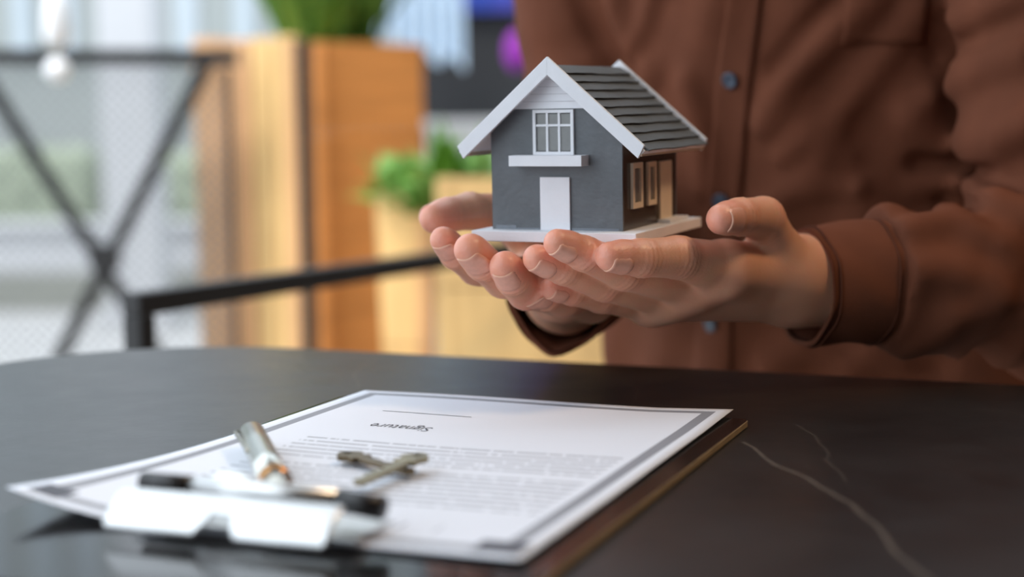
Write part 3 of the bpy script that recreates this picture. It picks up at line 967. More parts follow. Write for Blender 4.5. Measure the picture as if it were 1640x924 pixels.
# ------------------------------------------------------------------ table
TYAW = -0.405
def table_material():
    m, nt, b = newmat('black_marble')
    tc = nt.nodes.new('ShaderNodeTexCoord')
    nz = nt.nodes.new('ShaderNodeTexNoise'); nz.inputs['Scale'].default_value = 9; nz.inputs['Detail'].default_value = 8; nz.inputs['Roughness'].default_value = 0.65
    nt.links.new(tc.outputs['Object'], nz.inputs['Vector'])
    cr = nt.nodes.new('ShaderNodeValToRGB')
    cr.color_ramp.elements[0].position = 0.35; cr.color_ramp.elements[0].color = (0.0085, 0.0082, 0.0084, 1)
    cr.color_ramp.elements[1].position = 0.72; cr.color_ramp.elements[1].color = (0.022, 0.021, 0.021, 1)
    nt.links.new(nz.outputs['Fac'], cr.inputs['Fac'])
    sep = nt.nodes.new('ShaderNodeSeparateXYZ'); nt.links.new(tc.outputs['Object'], sep.inputs[0])
    n2 = nt.nodes.new('ShaderNodeTexNoise'); n2.inputs['Scale'].default_value = 14; n2.inputs['Detail'].default_value = 5
    nt.links.new(tc.outputs['Object'], n2.inputs['Vector'])
    def math_(op, a, b_=None, c=None):
        n = nt.nodes.new('ShaderNodeMath'); n.operation = op
        for k, v in enumerate((a, b_, c)):
            if v is None: continue
            if isinstance(v, (int, float)): n.inputs[k].default_value = v
            else: nt.links.new(v, n.inputs[k])
        return n.outputs[0]
    cur = cr.outputs['Color']
    for (x0, y0, x1, y1, wdt, amt) in VEINS:
        L = math.hypot(x1 - x0, y1 - y0); ux, uy = (x1 - x0) / L, (y1 - y0) / L
        dx = math_('SUBTRACT', sep.outputs[0], x0); dy = math_('SUBTRACT', sep.outputs[1], y0)
        t = math_('ADD', math_('MULTIPLY', dx, ux), math_('MULTIPLY', dy, uy))
        d = math_('ADD', math_('MULTIPLY', dx, -uy), math_('MULTIPLY', dy, ux))
        wv = math_('MULTIPLY', math_('SUBTRACT', n2.outputs['Fac'], 0.5), 0.020)
        bow = math_('MULTIPLY', math_('SINE', math_('MULTIPLY', t, math.pi / L)), 0.007)
        d = math_('ABSOLUTE', math_('SUBTRACT', math_('ADD', d, wv), bow))
        k = math_('SUBTRACT', 1.0, math_('DIVIDE', d, wdt))
        k = math_('MAXIMUM', k, 0.0)
        e0 = math_('MULTIPLY', math_('GREATER_THAN', t, 0.0), math_('LESS_THAN', t, L))
        k = math_('MULTIPLY', math_('MULTIPLY', k, e0), amt)
        mx = nt.nodes.new('ShaderNodeMix'); mx.data_type = 'RGBA'
        nt.links.new(k, mx.inputs['Factor']); nt.links.new(cur, mx.inputs['A'])
        mx.inputs['B'].default_value = (0.12, 0.10, 0.082, 1)
        cur = mx.outputs['Result']
    nt.links.new(cur, b.inputs['Base Color'])
    rr = nt.nodes.new('ShaderNodeMapRange'); rr.inputs['To Min'].default_value = 0.24; rr.inputs['To Max'].default_value = 0.38
    n4 = nt.nodes.new('ShaderNodeTexNoise'); n4.inputs['Scale'].default_value = 30; n4.inputs['Detail'].default_value = 6
    nt.links.new(tc.outputs['Object'], n4.inputs['Vector'])
    nt.links.new(n4.outputs['Fac'], rr.inputs['Value']); nt.links.new(rr.outputs[0], b.inputs['Roughness'])
    n3 = nt.nodes.new('ShaderNodeTexNoise'); n3.inputs['Scale'].default_value = 160; n3.inputs['Detail'].default_value = 5
    nt.links.new(tc.outputs['Object'], n3.inputs['Vector'])
    bp = nt.nodes.new('ShaderNodeBump'); bp.inputs['Strength'].default_value = 0.06; bp.inputs['Distance'].default_value = 0.001
    nt.links.new(n3.outputs['Fac'], bp.inputs['Height']); nt.links.new(bp.outputs['Normal'], b.inputs['Normal'])
    return m
# table frame: origin at the far left corner region, x along the far edge, y away
TO = np.array([atz(600, 565)[0], atz(600, 565)[1]])
TX = np.array([math.cos(TYAW), math.sin(TYAW)]); TYv = np.array([-TX[1], TX[0]])
def tloc(p): w = p[:2] - TO; return float(w @ TX), float(w @ TYv)
VEINS = []
for pa, pb, wdt, amt in (((1186, 708), (1500, 930), .0016, .9), ((1268, 680), (1350, 770), .0010, .35), ((575, 622), (606, 572), .0012, .5), ((985, 600), (1015, 645), .0010, .35), ((1560, 655), (1640, 668), .001, .3)):
    VEINS.append((*tloc(atz(*pa)), *tloc(atz(*pb)), wdt, amt))
M_marble = table_material()
TABLE = empty('table', (TO[0], TO[1], 0), (0, 0, TYAW))
tag(TABLE, 'black marble topped table with rounded corners in the foreground', 'table')
def rrect(x0, x1, y0, y1, r, n=14):
    pts = []
    for cx, cy, a0 in ((x1 - r, y1 - r, 0), (x0 + r, y1 - r, 90), (x0 + r, y0 + r, 180), (x1 - r, y0 + r, 270)):
        for k in range(n + 1):
            a = math.radians(a0 + 90 * k / n)
            pts.append((cx + r * math.cos(a), cy + r * math.sin(a)))
    return pts
tp_ = prism('tabletop', rrect(-0.215, 0.98, -0.80, 0.004, 0.15), 'z', TZ - 0.022, TZ, M_marble, TABLE, 0.0015)
for x, y in ((-0.10, -0.12), (0.86, -0.12), (-0.10, -0.70), (0.86, -0.70)):
    box('leg', x - 0.025, x + 0.025, y - 0.025, y + 0.025, 0, TZ - 0.05, M_rail, TABLE, 0.003)
box('apron', -0.10, 0.86, -0.72, -0.10, TZ - 0.05, TZ - 0.022, M_rail, TABLE, 0.003)

# ------------------------------------------------------------------ clipboard, paper, pen, keys
PYAW = -0.379
PA = np.array([-0.083, 0.847, 0.75])
PE = np.array([math.cos(PYAW), math.sin(PYAW), 0]); PN = np.array([-PE[1], PE[0], 0])
PZ = 0.75                                     # top of the sheet
def uv(px, py, z=PZ):
    w = atz(px, py, z) - PA
    return float(w @ PE), float(-(w @ PN))
M_board = mat('black_hardboard', (22, 20, 20), 0.12, var=0.15, vscale=30)
M_boardedge = mat('brown_board_edge', (146, 122, 88), 0.7, var=0.15, vscale=120)
CB = empty('clipboard', (PA[0], PA[1], TZ), (0, 0, PYAW))
tag(CB, 'black clipboard with a chrome lever clip lying on the marble table', 'clipboard')
bo = prism('board', rrect(-0.0065, 0.2215, -0.368, -0.0125, 0.006, 5), 'z', 0.0002, 0.0034, M_board, CB, 0.0003)
bo.data.materials.append(M_boardedge)
for p in bo.data.polygons:
    if p.normal.x > 0.5: p.material_index = 1

def paper_material():
    m, nt, b = newmat('printed_sheet')
    tc = nt.nodes.new('ShaderNodeTexCoord')
    sep = nt.nodes.new('ShaderNodeSeparateXYZ'); nt.links.new(tc.outputs['UV'], sep.inputs[0])
    def mt(op, a, b_=None):
        n = nt.nodes.new('ShaderNodeMath'); n.operation = op
        for k, v in enumerate((a, b_)):
            if v is None: continue
            if isinstance(v, (int, float)): n.inputs[k].default_value = v
            else: nt.links.new(v, n.inputs[k])
        return n.outputs[0]
    u = mt('MULTIPLY', sep.outputs[0], 0.21); v = mt('MULTIPLY', sep.outputs[1], 0.297)
    def rng(x, a, b_): return mt('MULTIPLY', mt('GREATER_THAN', x, a), mt('LESS_THAN', x, b_))
    de = mt('MINIMUM', mt('MINIMUM', u, mt('SUBTRACT', 0.21, u)), mt('MINIMUM', v, mt('SUBTRACT', 0.297, v)))
    band = rng(de, 0.0072, 0.0132)
    line_i = mt('FLOOR', mt('DIVIDE', v, 0.0075))
    fr = mt('FRACT', mt('DIVIDE', v, 0.0075))
    cmb = nt.nodes.new('ShaderNodeCombineXYZ')
    nt.links.new(mt('MULTIPLY', u, 330), cmb.inputs[0]); nt.links.new(mt('MULTIPLY', line_i, 7.31), cmb.inputs[1])
    nz = nt.nodes.new('ShaderNodeTexNoise'); nz.inputs['Scale'].default_value = 1.0; nz.inputs['Detail'].default_value = 3
    nt.links.new(cmb.outputs[0], nz.inputs['Vector'])
    words = mt('GREATER_THAN', nz.outputs['Fac'], 0.40)
    txt = mt('MULTIPLY', mt('MULTIPLY', rng(fr, 0.15, 0.45), words), rng(u, 0.036, 0.192))
    txt = mt('MULTIPLY', txt, mt('ADD', rng(v, 0.1270, 0.1720), rng(v, 0.1800, 0.2400)))
    cm2 = nt.nodes.new('ShaderNodeCombineXYZ')
    nt.links.new(mt('MULTIPLY', u, 95), cm2.inputs[0])
    n2 = nt.nodes.new('ShaderNodeTexNoise'); n2.inputs['Scale'].default_value = 1.0
    nt.links.new(cm2.outputs[0], n2.inputs['Vector'])
    ttl = mt('MULTIPLY', mt('MULTIPLY', mt('GREATER_THAN', n2.outputs['Fac'], 0.52), rng(u, 0.035, 0.172)), rng(v, 0.262, 0.272))
    cs = mt('MULTIPLY', mt('ADD', rng(u, 0.004, 0.018), rng(u, 0.188, 0.206)), rng(v, 0.276, 0.291))
    k = mt('MAXIMUM', mt('MULTIPLY', band, 0.68), mt('MAXIMUM', mt('MULTIPLY', txt, 0.55), mt('MAXIMUM', mt('MULTIPLY', ttl, 0.8), mt('MULTIPLY', cs, 0.95))))
    mx = nt.nodes.new('ShaderNodeMix'); mx.data_type = 'RGBA'
    nt.links.new(k, mx.inputs['Factor'])
    mx.inputs['A'].default_value = (*lin((226, 229, 238)), 1)
    mx.inputs['B'].default_value = (*lin((50, 50, 62)), 1)
    nt.links.new(mx.outputs['Result'], b.inputs['Base Color'])
    b.inputs['Roughness'].default_value = 0.55
    n3 = nt.nodes.new('ShaderNodeTexNoise'); n3.inputs['Scale'].default_value = 500
    nt.links.new(tc.outputs['Object'], n3.inputs['Vector'])
    bp = nt.nodes.new('ShaderNodeBump'); bp.inputs['Strength'].default_value = 0.08; bp.inputs['Distance'].default_value = 0.0005
    nt.links.new(n3.outputs['Fac'], bp.inputs['Height']); nt.links.new(bp.outputs['Normal'], b.inputs['Normal'])
    return m
M_paper = paper_material()
M_ink = mat('dark_ink', (44, 40, 52), 0.6, var=0.1, vscale=300)
def paper_lift(u, v):
    """how far the sheet stands off the board: curls up at the clip-end corners, ripples a little"""
    l = 0.0008 + 0.0004 * math.sin(u * 30 + v * 11)
    l += 0.010 * max(0, 1 - u / 0.085) ** 2 * max(0, (v - 0.13) / 0.167) ** 2
    l += 0.0012 * max(0, (u - 0.12) / 0.09) ** 2 * max(0, (v - 0.2) / 0.097)
    l += 0.0010 * max(0, (u - 0.17) / 0.04) * max(0, 1 - v / 0.06)
    return l
nu, nv = 43, 61
verts, faces, uvs = [], [], []
for lay in (0, 1):
    for i in range(nu):
        for j in range(nv):
            u, v = 0.21 * i / (nu - 1), 0.297 * j / (nv - 1)
            verts.append((u, -v, PZ - TZ - 0.0008 + paper_lift(u, v) - 0.00025 * lay))
N = nu * nv
for i in range(nu - 1):
    for j in range(nv - 1):
        a = i * nv + j
        faces += [(a, a + 1, a + nv + 1, a + nv)[::-1], (N + a, N + a + 1, N + a + nv + 1, N + a + nv)]
rim = [j for j in range(nv)] + [i * nv + nv - 1 for i in range(1, nu)] + [(nu - 1) * nv + j for j in range(nv - 2, -1, -1)] + [i * nv for i in range(nu - 2, 0, -1)]
for q in range(len(rim)):
    a, b = rim[q], rim[(q + 1) % len(rim)]
    faces.append((a, b, N + b, N + a))
paper = mesh_obj('printed_contract', verts, faces, M_paper, None, True)
paper.location = (PA[0], PA[1], TZ); paper.rotation_euler = (0, 0, PYAW)
ul = paper.data.uv_layers.new(name='sheet')
for lp in paper.data.loops:
    c = paper.data.vertices[lp.vertex_index].co
    ul.data[lp.index].uv = (c.x / 0.21, -c.y / 0.297)
bm = bmesh.new(); bm.from_mesh(paper.data); bmesh.ops.recalc_face_normals(bm, faces=bm.faces); bm.to_mesh(paper.data); bm.free()
tag(paper, 'white printed contract sheet with a grey border clipped to the clipboard', 'paper')

def ptop(u, v): return PZ - TZ - 0.0008 + paper_lift(u, v)
# the word under the signature line, read from the far side of the table
fc = bpy.data.curves.new('word', 'FONT')
fc.body = 'Signature'
fc.size = 0.0078
fc.shear = 0.0
fc.offset = 0.0
fc.space_character = 1.02
fo_ = bpy.data.objects.new('word', fc)
COL.objects.link(fo_)
bpy.context.view_layer.update()
wm = bpy.data.meshes.new_from_object(fo_.evaluated_get(bpy.context.evaluated_depsgraph_get()))
bpy.data.objects.remove(fo_, do_unlink=True)
co = np.empty(len(wm.vertices) * 3, np.float32); wm.vertices.foreach_get('co', co); co = co.reshape(-1, 3)
uR, vR = uv(688, 688); uL, vL = uv(594, 681)
sc_ = (uR - uL) / (co[:, 0].max() - co[:, 0].min())
co2 = co.copy()
co2[:, 0] = uR - (co[:, 0] - co[:, 0].min()) * sc_
co2[:, 1] = -(vR + (co[:, 1]) * sc_ * 1.6 - 0.005)
co2[:, 2] = [ptop(a, -b) + 0.00012 for a, b in co2[:, :2]]
wm.vertices.foreach_set('co', co2.ravel()); wm.update()
wm.materials.clear()
link('signature_word', wm, M_ink, paper)
u0, v0 = uv(613, 659); u1, v1 = uv(755, 668)
n = 20
vs, fs = [], []
for i in range(n + 1):
    uu = u0 + (u1 - u0) * i / n; vv = v0 + (v1 - v0) * i / n
    for dv in (-0.0004, 0.0004):
        vs.append((uu, -(vv + dv), ptop(uu, vv) + 0.00012))
for i in range(n): fs.append((2 * i, 2 * i + 2, 2 * i + 3, 2 * i + 1))
mesh_obj('signature_line', vs, fs, M_ink, paper)

# the clip: base plate, spring rod with dark ends, hump, bright lever with a notch
zb = PZ - TZ
cl = box('clip', 0.058, 0.150, -0.300, -0.272, zb + 0.0022, zb + 0.0036, M_chrome, CB, 0.0005)
cl['label'] = 'chrome lever clip'
def lever():
    us = [0.0560, 0.0575, 0.0935, 0.0960, 0.0980, 0.1060, 0.1080, 0.1105, 0.1445, 0.1460]
    nt_ = 10
    bm = bmesh.new()
    rows = []
    for i, u in enumerate(us):
        notch = 0.55 if 0.0970 < u < 0.1070 else (0.85 if 0.0950 < u < 0.1090 else 1.0)
        endr = 0.93 if i in (0, len(us) - 1) else 1.0
        row = []
        for k in range(nt_):
            t = k / (nt_ - 1) * notch * endr
            v = 0.300 + 0.0145 * t
            z = zb + 0.0150 - 0.0030 * t - 0.0085 * t * t
            row.append(bm.verts.new((u, -v, z)))
        rows.append(row)
    for a, b in zip(rows[:-1], rows[1:]):
        for k in range(nt_ - 1):
            bm.faces.new((a[k], a[k + 1], b[k + 1], b[k]))
    bmesh.ops.recalc_face_normals(bm, faces=bm.faces)
    bmesh.ops.solidify(bm, geom=bm.faces, thickness=0.0009)
    return bm_obj('lever', bm, M_chrome, cl, True)
lever()
tube('spring_rod', [(0.074, -0.284, zb + 0.0130), (0.136, -0.284, zb + 0.0130)], 0.0036, M_chrome, cl, 14)
tube('rod_end', [(0.0530, -0.284, zb + 0.0130), (0.0745, -0.284, zb + 0.0130)], 0.0040, M_blackplastic, cl, 14)
tube('rod_end', [(0.1355, -0.284, zb + 0.0125), (0.1530, -0.284, zb + 0.0110)], 0.0044, M_blackplastic, cl, 14)
tube('hanging_loop', [(0.078 + 0.026 * k / 14, -0.281, zb + 0.0115 + 0.0050 * math.sin(math.pi * k / 14)) for k in range(15)], 0.0030, M_chrome, cl, 10)

# pen
pf, pn = atz(403, 694, PZ + 0.0068), atz(450, 791, PZ + 0.0068)
ax = (pn - pf) / np.linalg.norm(pn - pf)
PL = np.linalg.norm(pn - pf)
M_penmetal = mat('satin_steel', (206, 206, 198), 0.25, 1.0, var=0.05, vscale=60)
PEN = empty('pen', tuple((pf + pn) / 2)[:2] + (PZ,), None)
tag(PEN, 'slim steel ballpoint pen lying across the sheet beside the keys', 'pen')
def pt_(t): return pf + ax * PL * t - np.array(PEN.location)
tube('barrel', [pt_(0.0), pt_(0.006), pt_(0.02), pt_(0.30), pt_(0.60), pt_(0.80)], [.0036, .0052, .0060, .0063, .0064, .0064], M_penmetal, PEN, 20)
tube('ring', [pt_(0.80), pt_(0.865)], .0067, M_brass, PEN, 20)
tube('nib_section', [pt_(0.865), pt_(0.93), pt_(1.0), pt_(1.06), pt_(1.075)], [.0062, .0057, .0042, .0018, .0007], M_steel, PEN, 18)
sd_ = np.cross(ax, (0, 0, 1.0))
tube('pocket_clip', [pt_(0.03) + sd_ * .0062 + np.array((0, 0, .002)), pt_(0.05) + sd_ * .0078 + np.array((0, 0, .002)), pt_(0.38) + sd_ * .0062 + np.array((0, 0, .002)), pt_(0.40) + sd_ * .0062 + np.array((0, 0, .002))], .0009, M_steel, PEN, 8)

# keys
M_key = mat('nickel_key', (150, 138, 112), 0.32, 1.0, var=0.12, vscale=120)
M_key2 = mat('worn_nickel_key', (118, 104, 84), 0.35, 1.0, var=0.15, vscale=120)
def key(pa, pb, z, mtl, label, tilt=0.0, flip=1):
    a, b = atz(*pa, z), atz(*pb, z)
    L = np.linalg.norm(b[:2] - a[:2])
    yaw = math.atan2(b[1] - a[1], b[0] - a[0])
    K = empty('key', (a[0], a[1], z - 0.0011), (0, -tilt, yaw))
    tag(K, label, 'key', 'keys lying on the contract')
    # bow: ring plate with a hole
    R = 0.0062
    bm = bmesh.new()
    seg = 28
    ro, ri = [], []
    for k in range(seg):
        t = 2 * math.pi * k / seg
        sq = 1.0 + 0.10 * math.cos(2 * t) * 0 + 0.06 * math.cos(4 * t)
        ro.append((R + R * sq * math.cos(t), R * sq * 0.95 * math.sin(t)))
        ri.append((R * 0.62 + R * 0.30 * math.cos(t), R * 0.30 * math.sin(t)))
    lay = [[bm.verts.new((p[0], p[1], zz)) for p in ring] for ring in (ro, ri) for zz in (0.0, 0.0022)]
    for k in range(seg):
        k2 = (k + 1) % seg
        bm.faces.new((lay[0][k], lay[0][k2], lay[1][k2], lay[1][k]))
        bm.faces.new((lay[2][k2], lay[2][k], lay[3][k], lay[3][k2]))
        bm.faces.new((lay[1][k], lay[1][k2], lay[3][k2], lay[3][k]))
        bm.faces.new((lay[0][k2], lay[0][k], lay[2][k], lay[2][k2]))
    bmesh.ops.recalc_face_normals(bm, faces=bm.faces)
    bm_obj('bow', bm, mtl, K)
    x0 = 2 * R - 0.0008
    pts = [(x0, 0.0031)]
    xs = np.linspace(x0 + 0.006, L - 0.003, 9)
    for i, x in enumerate(xs):
        pts.append((x, flip * 0 + (0.0031 if i % 2 == 0 else 0.0016 + 0.0007 * ((i * 7) % 3))))
    pts += [(L, 0.0006), (L - 0.0014, -0.0028), (x0, -0.0030)]
    prism('blade', [(p[0], p[1] * flip) for p in pts], 'z', 0.0002, 0.0021, mtl, K, 0.0002)
    box('shoulder', x0, x0 + 0.0035, -0.0052, 0.0052, -0.0000, 0.0023, mtl, K, 0.0003)
    return K
key((548, 727), (662, 757), PZ + 0.0030, M_key2, 'lower of two crossed keys, its bow towards the pen')
key((676, 729), (570, 769), PZ + 0.0062, M_key, 'upper of two crossed keys, its blade pointing at the clip', tilt=-0.03, flip=-1)

# ------------------------------------------------------------------ terrace: railing, planters, chair
FY = 3.0
RAILING = empty('mesh_railing', (at(60, 90, FY)[0], FY, 0.0))
tag(RAILING, 'black metal terrace railing with crossed braces and fine wire mesh', 'railing')
R0 = np.array(RAILING.location)
def ral(px, py, Y=FY): return at(px, py, Y) - R0
bar('top_rail', ral(-420, 90), ral(380, 92), 0.03, 0.030, M_rail, RAILING)
bar('post', np.append(ral(-380, 90)[:2], 0.0), ral(-380, 95), 0.03, 0.03, M_rail, RAILING, up=(0, 1, 0))
zb_ = 0.24
bar('bottom_rail', np.append(ral(-400, 300)[:2], zb_), np.append(ral(376, 300)[:2], zb_), 0.03, 0.03, M_rail, RAILING)
bar('post', np.append(ral(366, 90)[:2], 0.0), ral(366, 110), 0.012, 0.012, M_rail, RAILING, up=(0, 1, 0))
bar('brace', ral(-40, 98), ral(352, 726), 0.010, 0.026, M_rail, RAILING, up=(0, 0, 1))
bar('brace', ral(332, 98), ral(20, 724), 0.010, 0.026, M_rail, RAILING, up=(0, 0, 1))
bm = bmesh.new()
g = ral(168, 415)
bmesh.ops.create_cone(bm, cap_ends=True, segments=8, radius1=0.032, radius2=0.032, depth=0.014, matrix=Matrix.Translation(g) @ Matrix.Rotation(math.pi / 2, 4, 'X') @ Matrix.Rotation(math.pi / 8, 4, 'Z'))
bm_obj('gusset_plate', bm, M_rail, RAILING)
M_mesh = mat('grey_wire', (120, 122, 122), 0.5, var=0.1, vscale=20)
bm = bmesh.new()
xa, xb = ral(-380, 300)[0], ral(366, 300)[0]
za, zt = zb_ + 0.01, ral(0, 95)[2]
sp = 0.022
Wd, Ht = xb - xa, zt - za
for sgn in (1, -1):
    for k in range(int((Wd + Ht) / sp)):
        c = k * sp
        x0, z0 = (c, 0) if c < Wd else (Wd, c - Wd)
        x1, z1 = (c - Ht, Ht) if c > Ht else (0, c)
        if math.hypot(x1 - x0, z1 - z0) < 0.01: continue
        if sgn < 0: x0, x1 = Wd - x0, Wd - x1
        p, q = Vector((xa + x0, 0.012 + 0.002 * sgn, za + z0)), Vector((xa + x1, 0.012 + 0.002 * sgn, za + z1))
        t = (q - p).normalized(); s = Vector((-t.z, 0, t.x)) * 0.0014; d = Vector((0, 0.0014, 0))
        A = [bm.verts.new(p + s * i + d * j) for i, j in ((1, 1), (-1, 1), (-1, -1), (1, -1))]
        B = [bm.verts.new(q + s * i + d * j) for i, j in ((1, 1), (-1, 1), (-1, -1), (1, -1))]
        for i in range(4): bm.faces.new((A[i], A[(i + 1) % 4], B[(i + 1) % 4], B[i]))
wm_ = bm_obj('wire_mesh', bm, M_mesh, RAILING)
wm_['kind'] = 'stuff'

def plank_box(root, corners, z0, z1, plank, mtls, vertical, thick=0.022, gap=0.003, inset=0.012, taper=0.0):
    """four sides of boards around a floor-plan quadrilateral (root-relative), each board its own part"""
    n = len(corners)
    cen = np.mean(corners, 0)
    for i in range(n):
        a, b = np.array(corners[i], float), np.array(corners[(i + 1) % n], float)
        L = np.linalg.norm(b - a); t = (b - a) / L
        nin = np.array([-t[1], t[0]])
        if nin @ (cen - a) < 0: nin = -nin
        mtl = mtls[i]
        if vertical:
            k = max(1, round(L / plank))
            for q in range(k):
                s0, s1 = L * q / k + gap / 2, L * (q + 1) / k - gap / 2
                dz = 0.002 * ((q * 5 + i) % 3)
                P = [a + t * s0, a + t * s1, a + t * s1 + nin * thick, a + t * s0 + nin * thick]
                prism('board', [tuple(p) for p in P], 'z', z0, z1 - dz, mtl, root, 0.0015)
        else:
            k = max(1, round((z1 - z0) / plank))
            for q in range(k):
                zz0, zz1 = z0 + (z1 - z0) * q / k + gap / 2, z0 + (z1 - z0) * (q + 1) / k - gap / 2
                f0, f1 = taper * (1 - q / k), taper * (1 - (q + 1) / k)
                bm = bmesh.new()
                vs = []
                for zz, f in ((zz0, f0), (zz1, f1)):
                    a2, b2 = a + (cen - a) * f, b + (cen - b) * f
                    for p in (a2, b2, b2 + nin * thick, a2 + nin * thick):
                        vs.append(bm.verts.new((p[0], p[1], zz)))
                for f in ((0, 1, 2, 3), (7, 6, 5, 4), (0, 4, 5, 1), (1, 5, 6, 2), (2, 6, 7, 3), (3, 7, 4, 0)):
                    bm.faces.new([vs[x] for x in f])
                bmesh.ops.recalc_face_normals(bm, faces=bm.faces)
                bm_obj('board', bm, mtl, root)
    prism('soil', [tuple(cen + (np.array(c) - cen) * 0.86) for c in corners], 'z', max(z0, z1 - 0.10), z1 - 0.03, M_soil, root)

def foliage(name, cen, n, spread, hgt, length, width, mtl, parent, upright=0.5, seed=1):
    rg = random.Random(seed)
    vs, fs = [], []
    for _ in range(n):
        r = math.sqrt(rg.random()); a = rg.uniform(0, 2 * math.pi)
        base = Vector((cen[0] + spread[0] * r * math.cos(a) * 0.6, cen[1] + spread[1] * r * math.sin(a) * 0.6, cen[2] + hgt * rg.random() ** 1.5 * (1 - upright)))
        az = rg.uniform(0, 2 * math.pi); el = math.radians(rg.uniform(25, 85) if upright < 0.7 else rg.uniform(55, 88))
        L = length * rg.uniform(0.6, 1.25); w = width * rg.uniform(0.7, 1.3)
        d = Vector((math.cos(az) * math.cos(el), math.sin(az) * math.cos(el), math.sin(el)))
        s = d.cross(Vector((0, 0, 1))).normalized()
        i0 = len(vs)
        p = base.copy(); m = 5
        for q in range(m + 1):
            t = q / m
            ww = w * math.sin(math.pi * min(0.08 + t * 0.92, 1.0)) ** 0.8 if q < m else 0.0008
            vs += [p - s * ww / 2, p + d.cross(s) * ww * -0.12, p + s * ww / 2]
            p = p + d * L / m
            d = (d + Vector((0, 0, -1)) * 0.16 * (1.4 - upright)).normalized()
        for q in range(m):
            b = i0 + 3 * q
            fs += [(b, b + 1, b + 4, b + 3), (b + 1, b + 2, b + 5, b + 4)]
    o = mesh_obj(name, vs, fs, mtl, parent, True)
    o['kind'] = 'stuff'
    return o

def quad_root(name, pts, z=0.0):
    c = np.mean([p[:2] for p in pts], 0)
    r = empty(name, (c[0], c[1], z))
    return r, [np.array(p[:2]) - c for p in pts], c

# tall pale planter behind the railing
p0, p1 = at(308, 100, 3.12), at(400, 100, 3.10); p2 = at(474, 100, 3.06)
pw = p1[:2] - p0[:2]; pq = p2[:2] - p1[:2]
back = np.array([0.02, 0.42])
TP, cs_, c_ = quad_root('tall_planter', [p0, p1, p2, (p2[0] - 0.02, p2[1] + 0.35), (p0[0] + 0.03, p0[1] + 0.40)])
tag(TP, 'tall pale oak planter partly behind the wire mesh railing', 'planter')
plank_box(TP, cs_, 0.0, 1.095, 0.055, [M_woodtan, M_woodlight, M_woodtan, M_woodtan, M_woodtan], True)  # paler boards on one front face put a sunlit strip into the colour
# tall honey planter beside it
q0, q1 = at(500, 70, 3.02), at(676, 80, 3.16)
dv = (q1[:2] - q0[:2]); dn_ = np.array([-dv[1], dv[0]]); dn_ = dn_ / np.linalg.norm(dn_)
HP, cs_, c2_ = quad_root('honey_planter', [q0, q1, (q1[0] - 0.03, q1[1] + 0.30), (q0[0] + 0.03, q0[1] + 0.36)])
tag(HP, 'tall honey coloured wooden planter with grassy leaves spilling over its top', 'planter')
plank_box(HP, cs_, 0.0, at(500, 66, 3.02)[2], 0.18, [M_wooddark] * 4, False, gap=0.0012)
gc = at(535, 60, 3.25)
foliage('foliage', (gc[0] - c2_[0], gc[1] - c2_[1], 1.04), 170, (0.14, 0.16), 0.10, 0.34, 0.020, M_leafd, HP, 0.8, 3)
foliage('foliage', (gc[0] - c2_[0] - 0.02, gc[1] - c2_[1], 1.04), 90, (0.13, 0.14), 0.10, 0.28, 0.024, M_leaf, HP, 0.75, 4)
# slim black post between the planters
pp = at(486, 70, 2.95)
PO = empty('steel_post', (pp[0], pp[1], 0.0))
tag(PO, 'slim black steel post between the two tall planters', 'post')
box('upright', -0.0135, 0.0135, -0.0135, 0.0135, 0.006, pp[2], M_rail, PO, 0.002)
box('foot_plate', -0.04, 0.04, -0.04, 0.04, 0.0, 0.006, M_rail, PO, 0.001)
box('cap', -0.015, 0.015, -0.015, 0.015, pp[2], pp[2] + 0.004, M_rail, PO, 0.001)
# low tapered planter with a green plant
a0, a1 = at(600, 306, 2.62), at(690, 306, 2.60)
LP_, cs_, c3_ = quad_root('tapered_planter', [a0, a1, (a1[0] + 0.0, a1[1] + 0.26), (a0[0] + 0.02, a0[1] + 0.26)])
tag(LP_, 'low tapered pale wood planter holding a leafy green plant', 'planter')
plank_box(LP_, cs_, 0.0, at(650, 312, 2.55)[2], 0.13, [M_woodlight, M_woodtan, M_woodtan, M_woodlight], False, taper=0.42)
fcx = at(665, 300, 2.62)
foliage('foliage', (fcx[0] - c3_[0] + 0.03, fcx[1] - c3_[1], 0.76), 150, (0.09, 0.10), 0.05, 0.11, 0.030, M_leaf, LP_, 0.35, 5)
foliage('foliage', (at(620, 300, 2.6)[0] - c3_[0], 0.0, 0.77), 40, (0.05, 0.06), 0.04, 0.08, 0.028, M_leaf, LP_, 0.3, 6)
# low box planter in front of the wall
b0, b1 = at(697, 284, 2.30), at(1060, 284, 2.30)
BP, cs_, c4_ = quad_root('box_planter', [b0, b1, (b1[0], b1[1] + 0.26), (b0[0] + 0.02, b0[1] + 0.26)])
tag(BP, 'low pale wood box planter behind the hands and the model house', 'planter')
plank_box(BP, cs_, 0.0, b0[2], 0.16, [M_woodlight] * 4, False)
fcx = at(745, 280, 2.45)
foliage('foliage', (fcx[0] - c4_[0], fcx[1] - c4_[1], b0[2] - 0.05), 90, (0.10, 0.10), 0.04, 0.10, 0.030, M_leaf, BP, 0.35, 7)

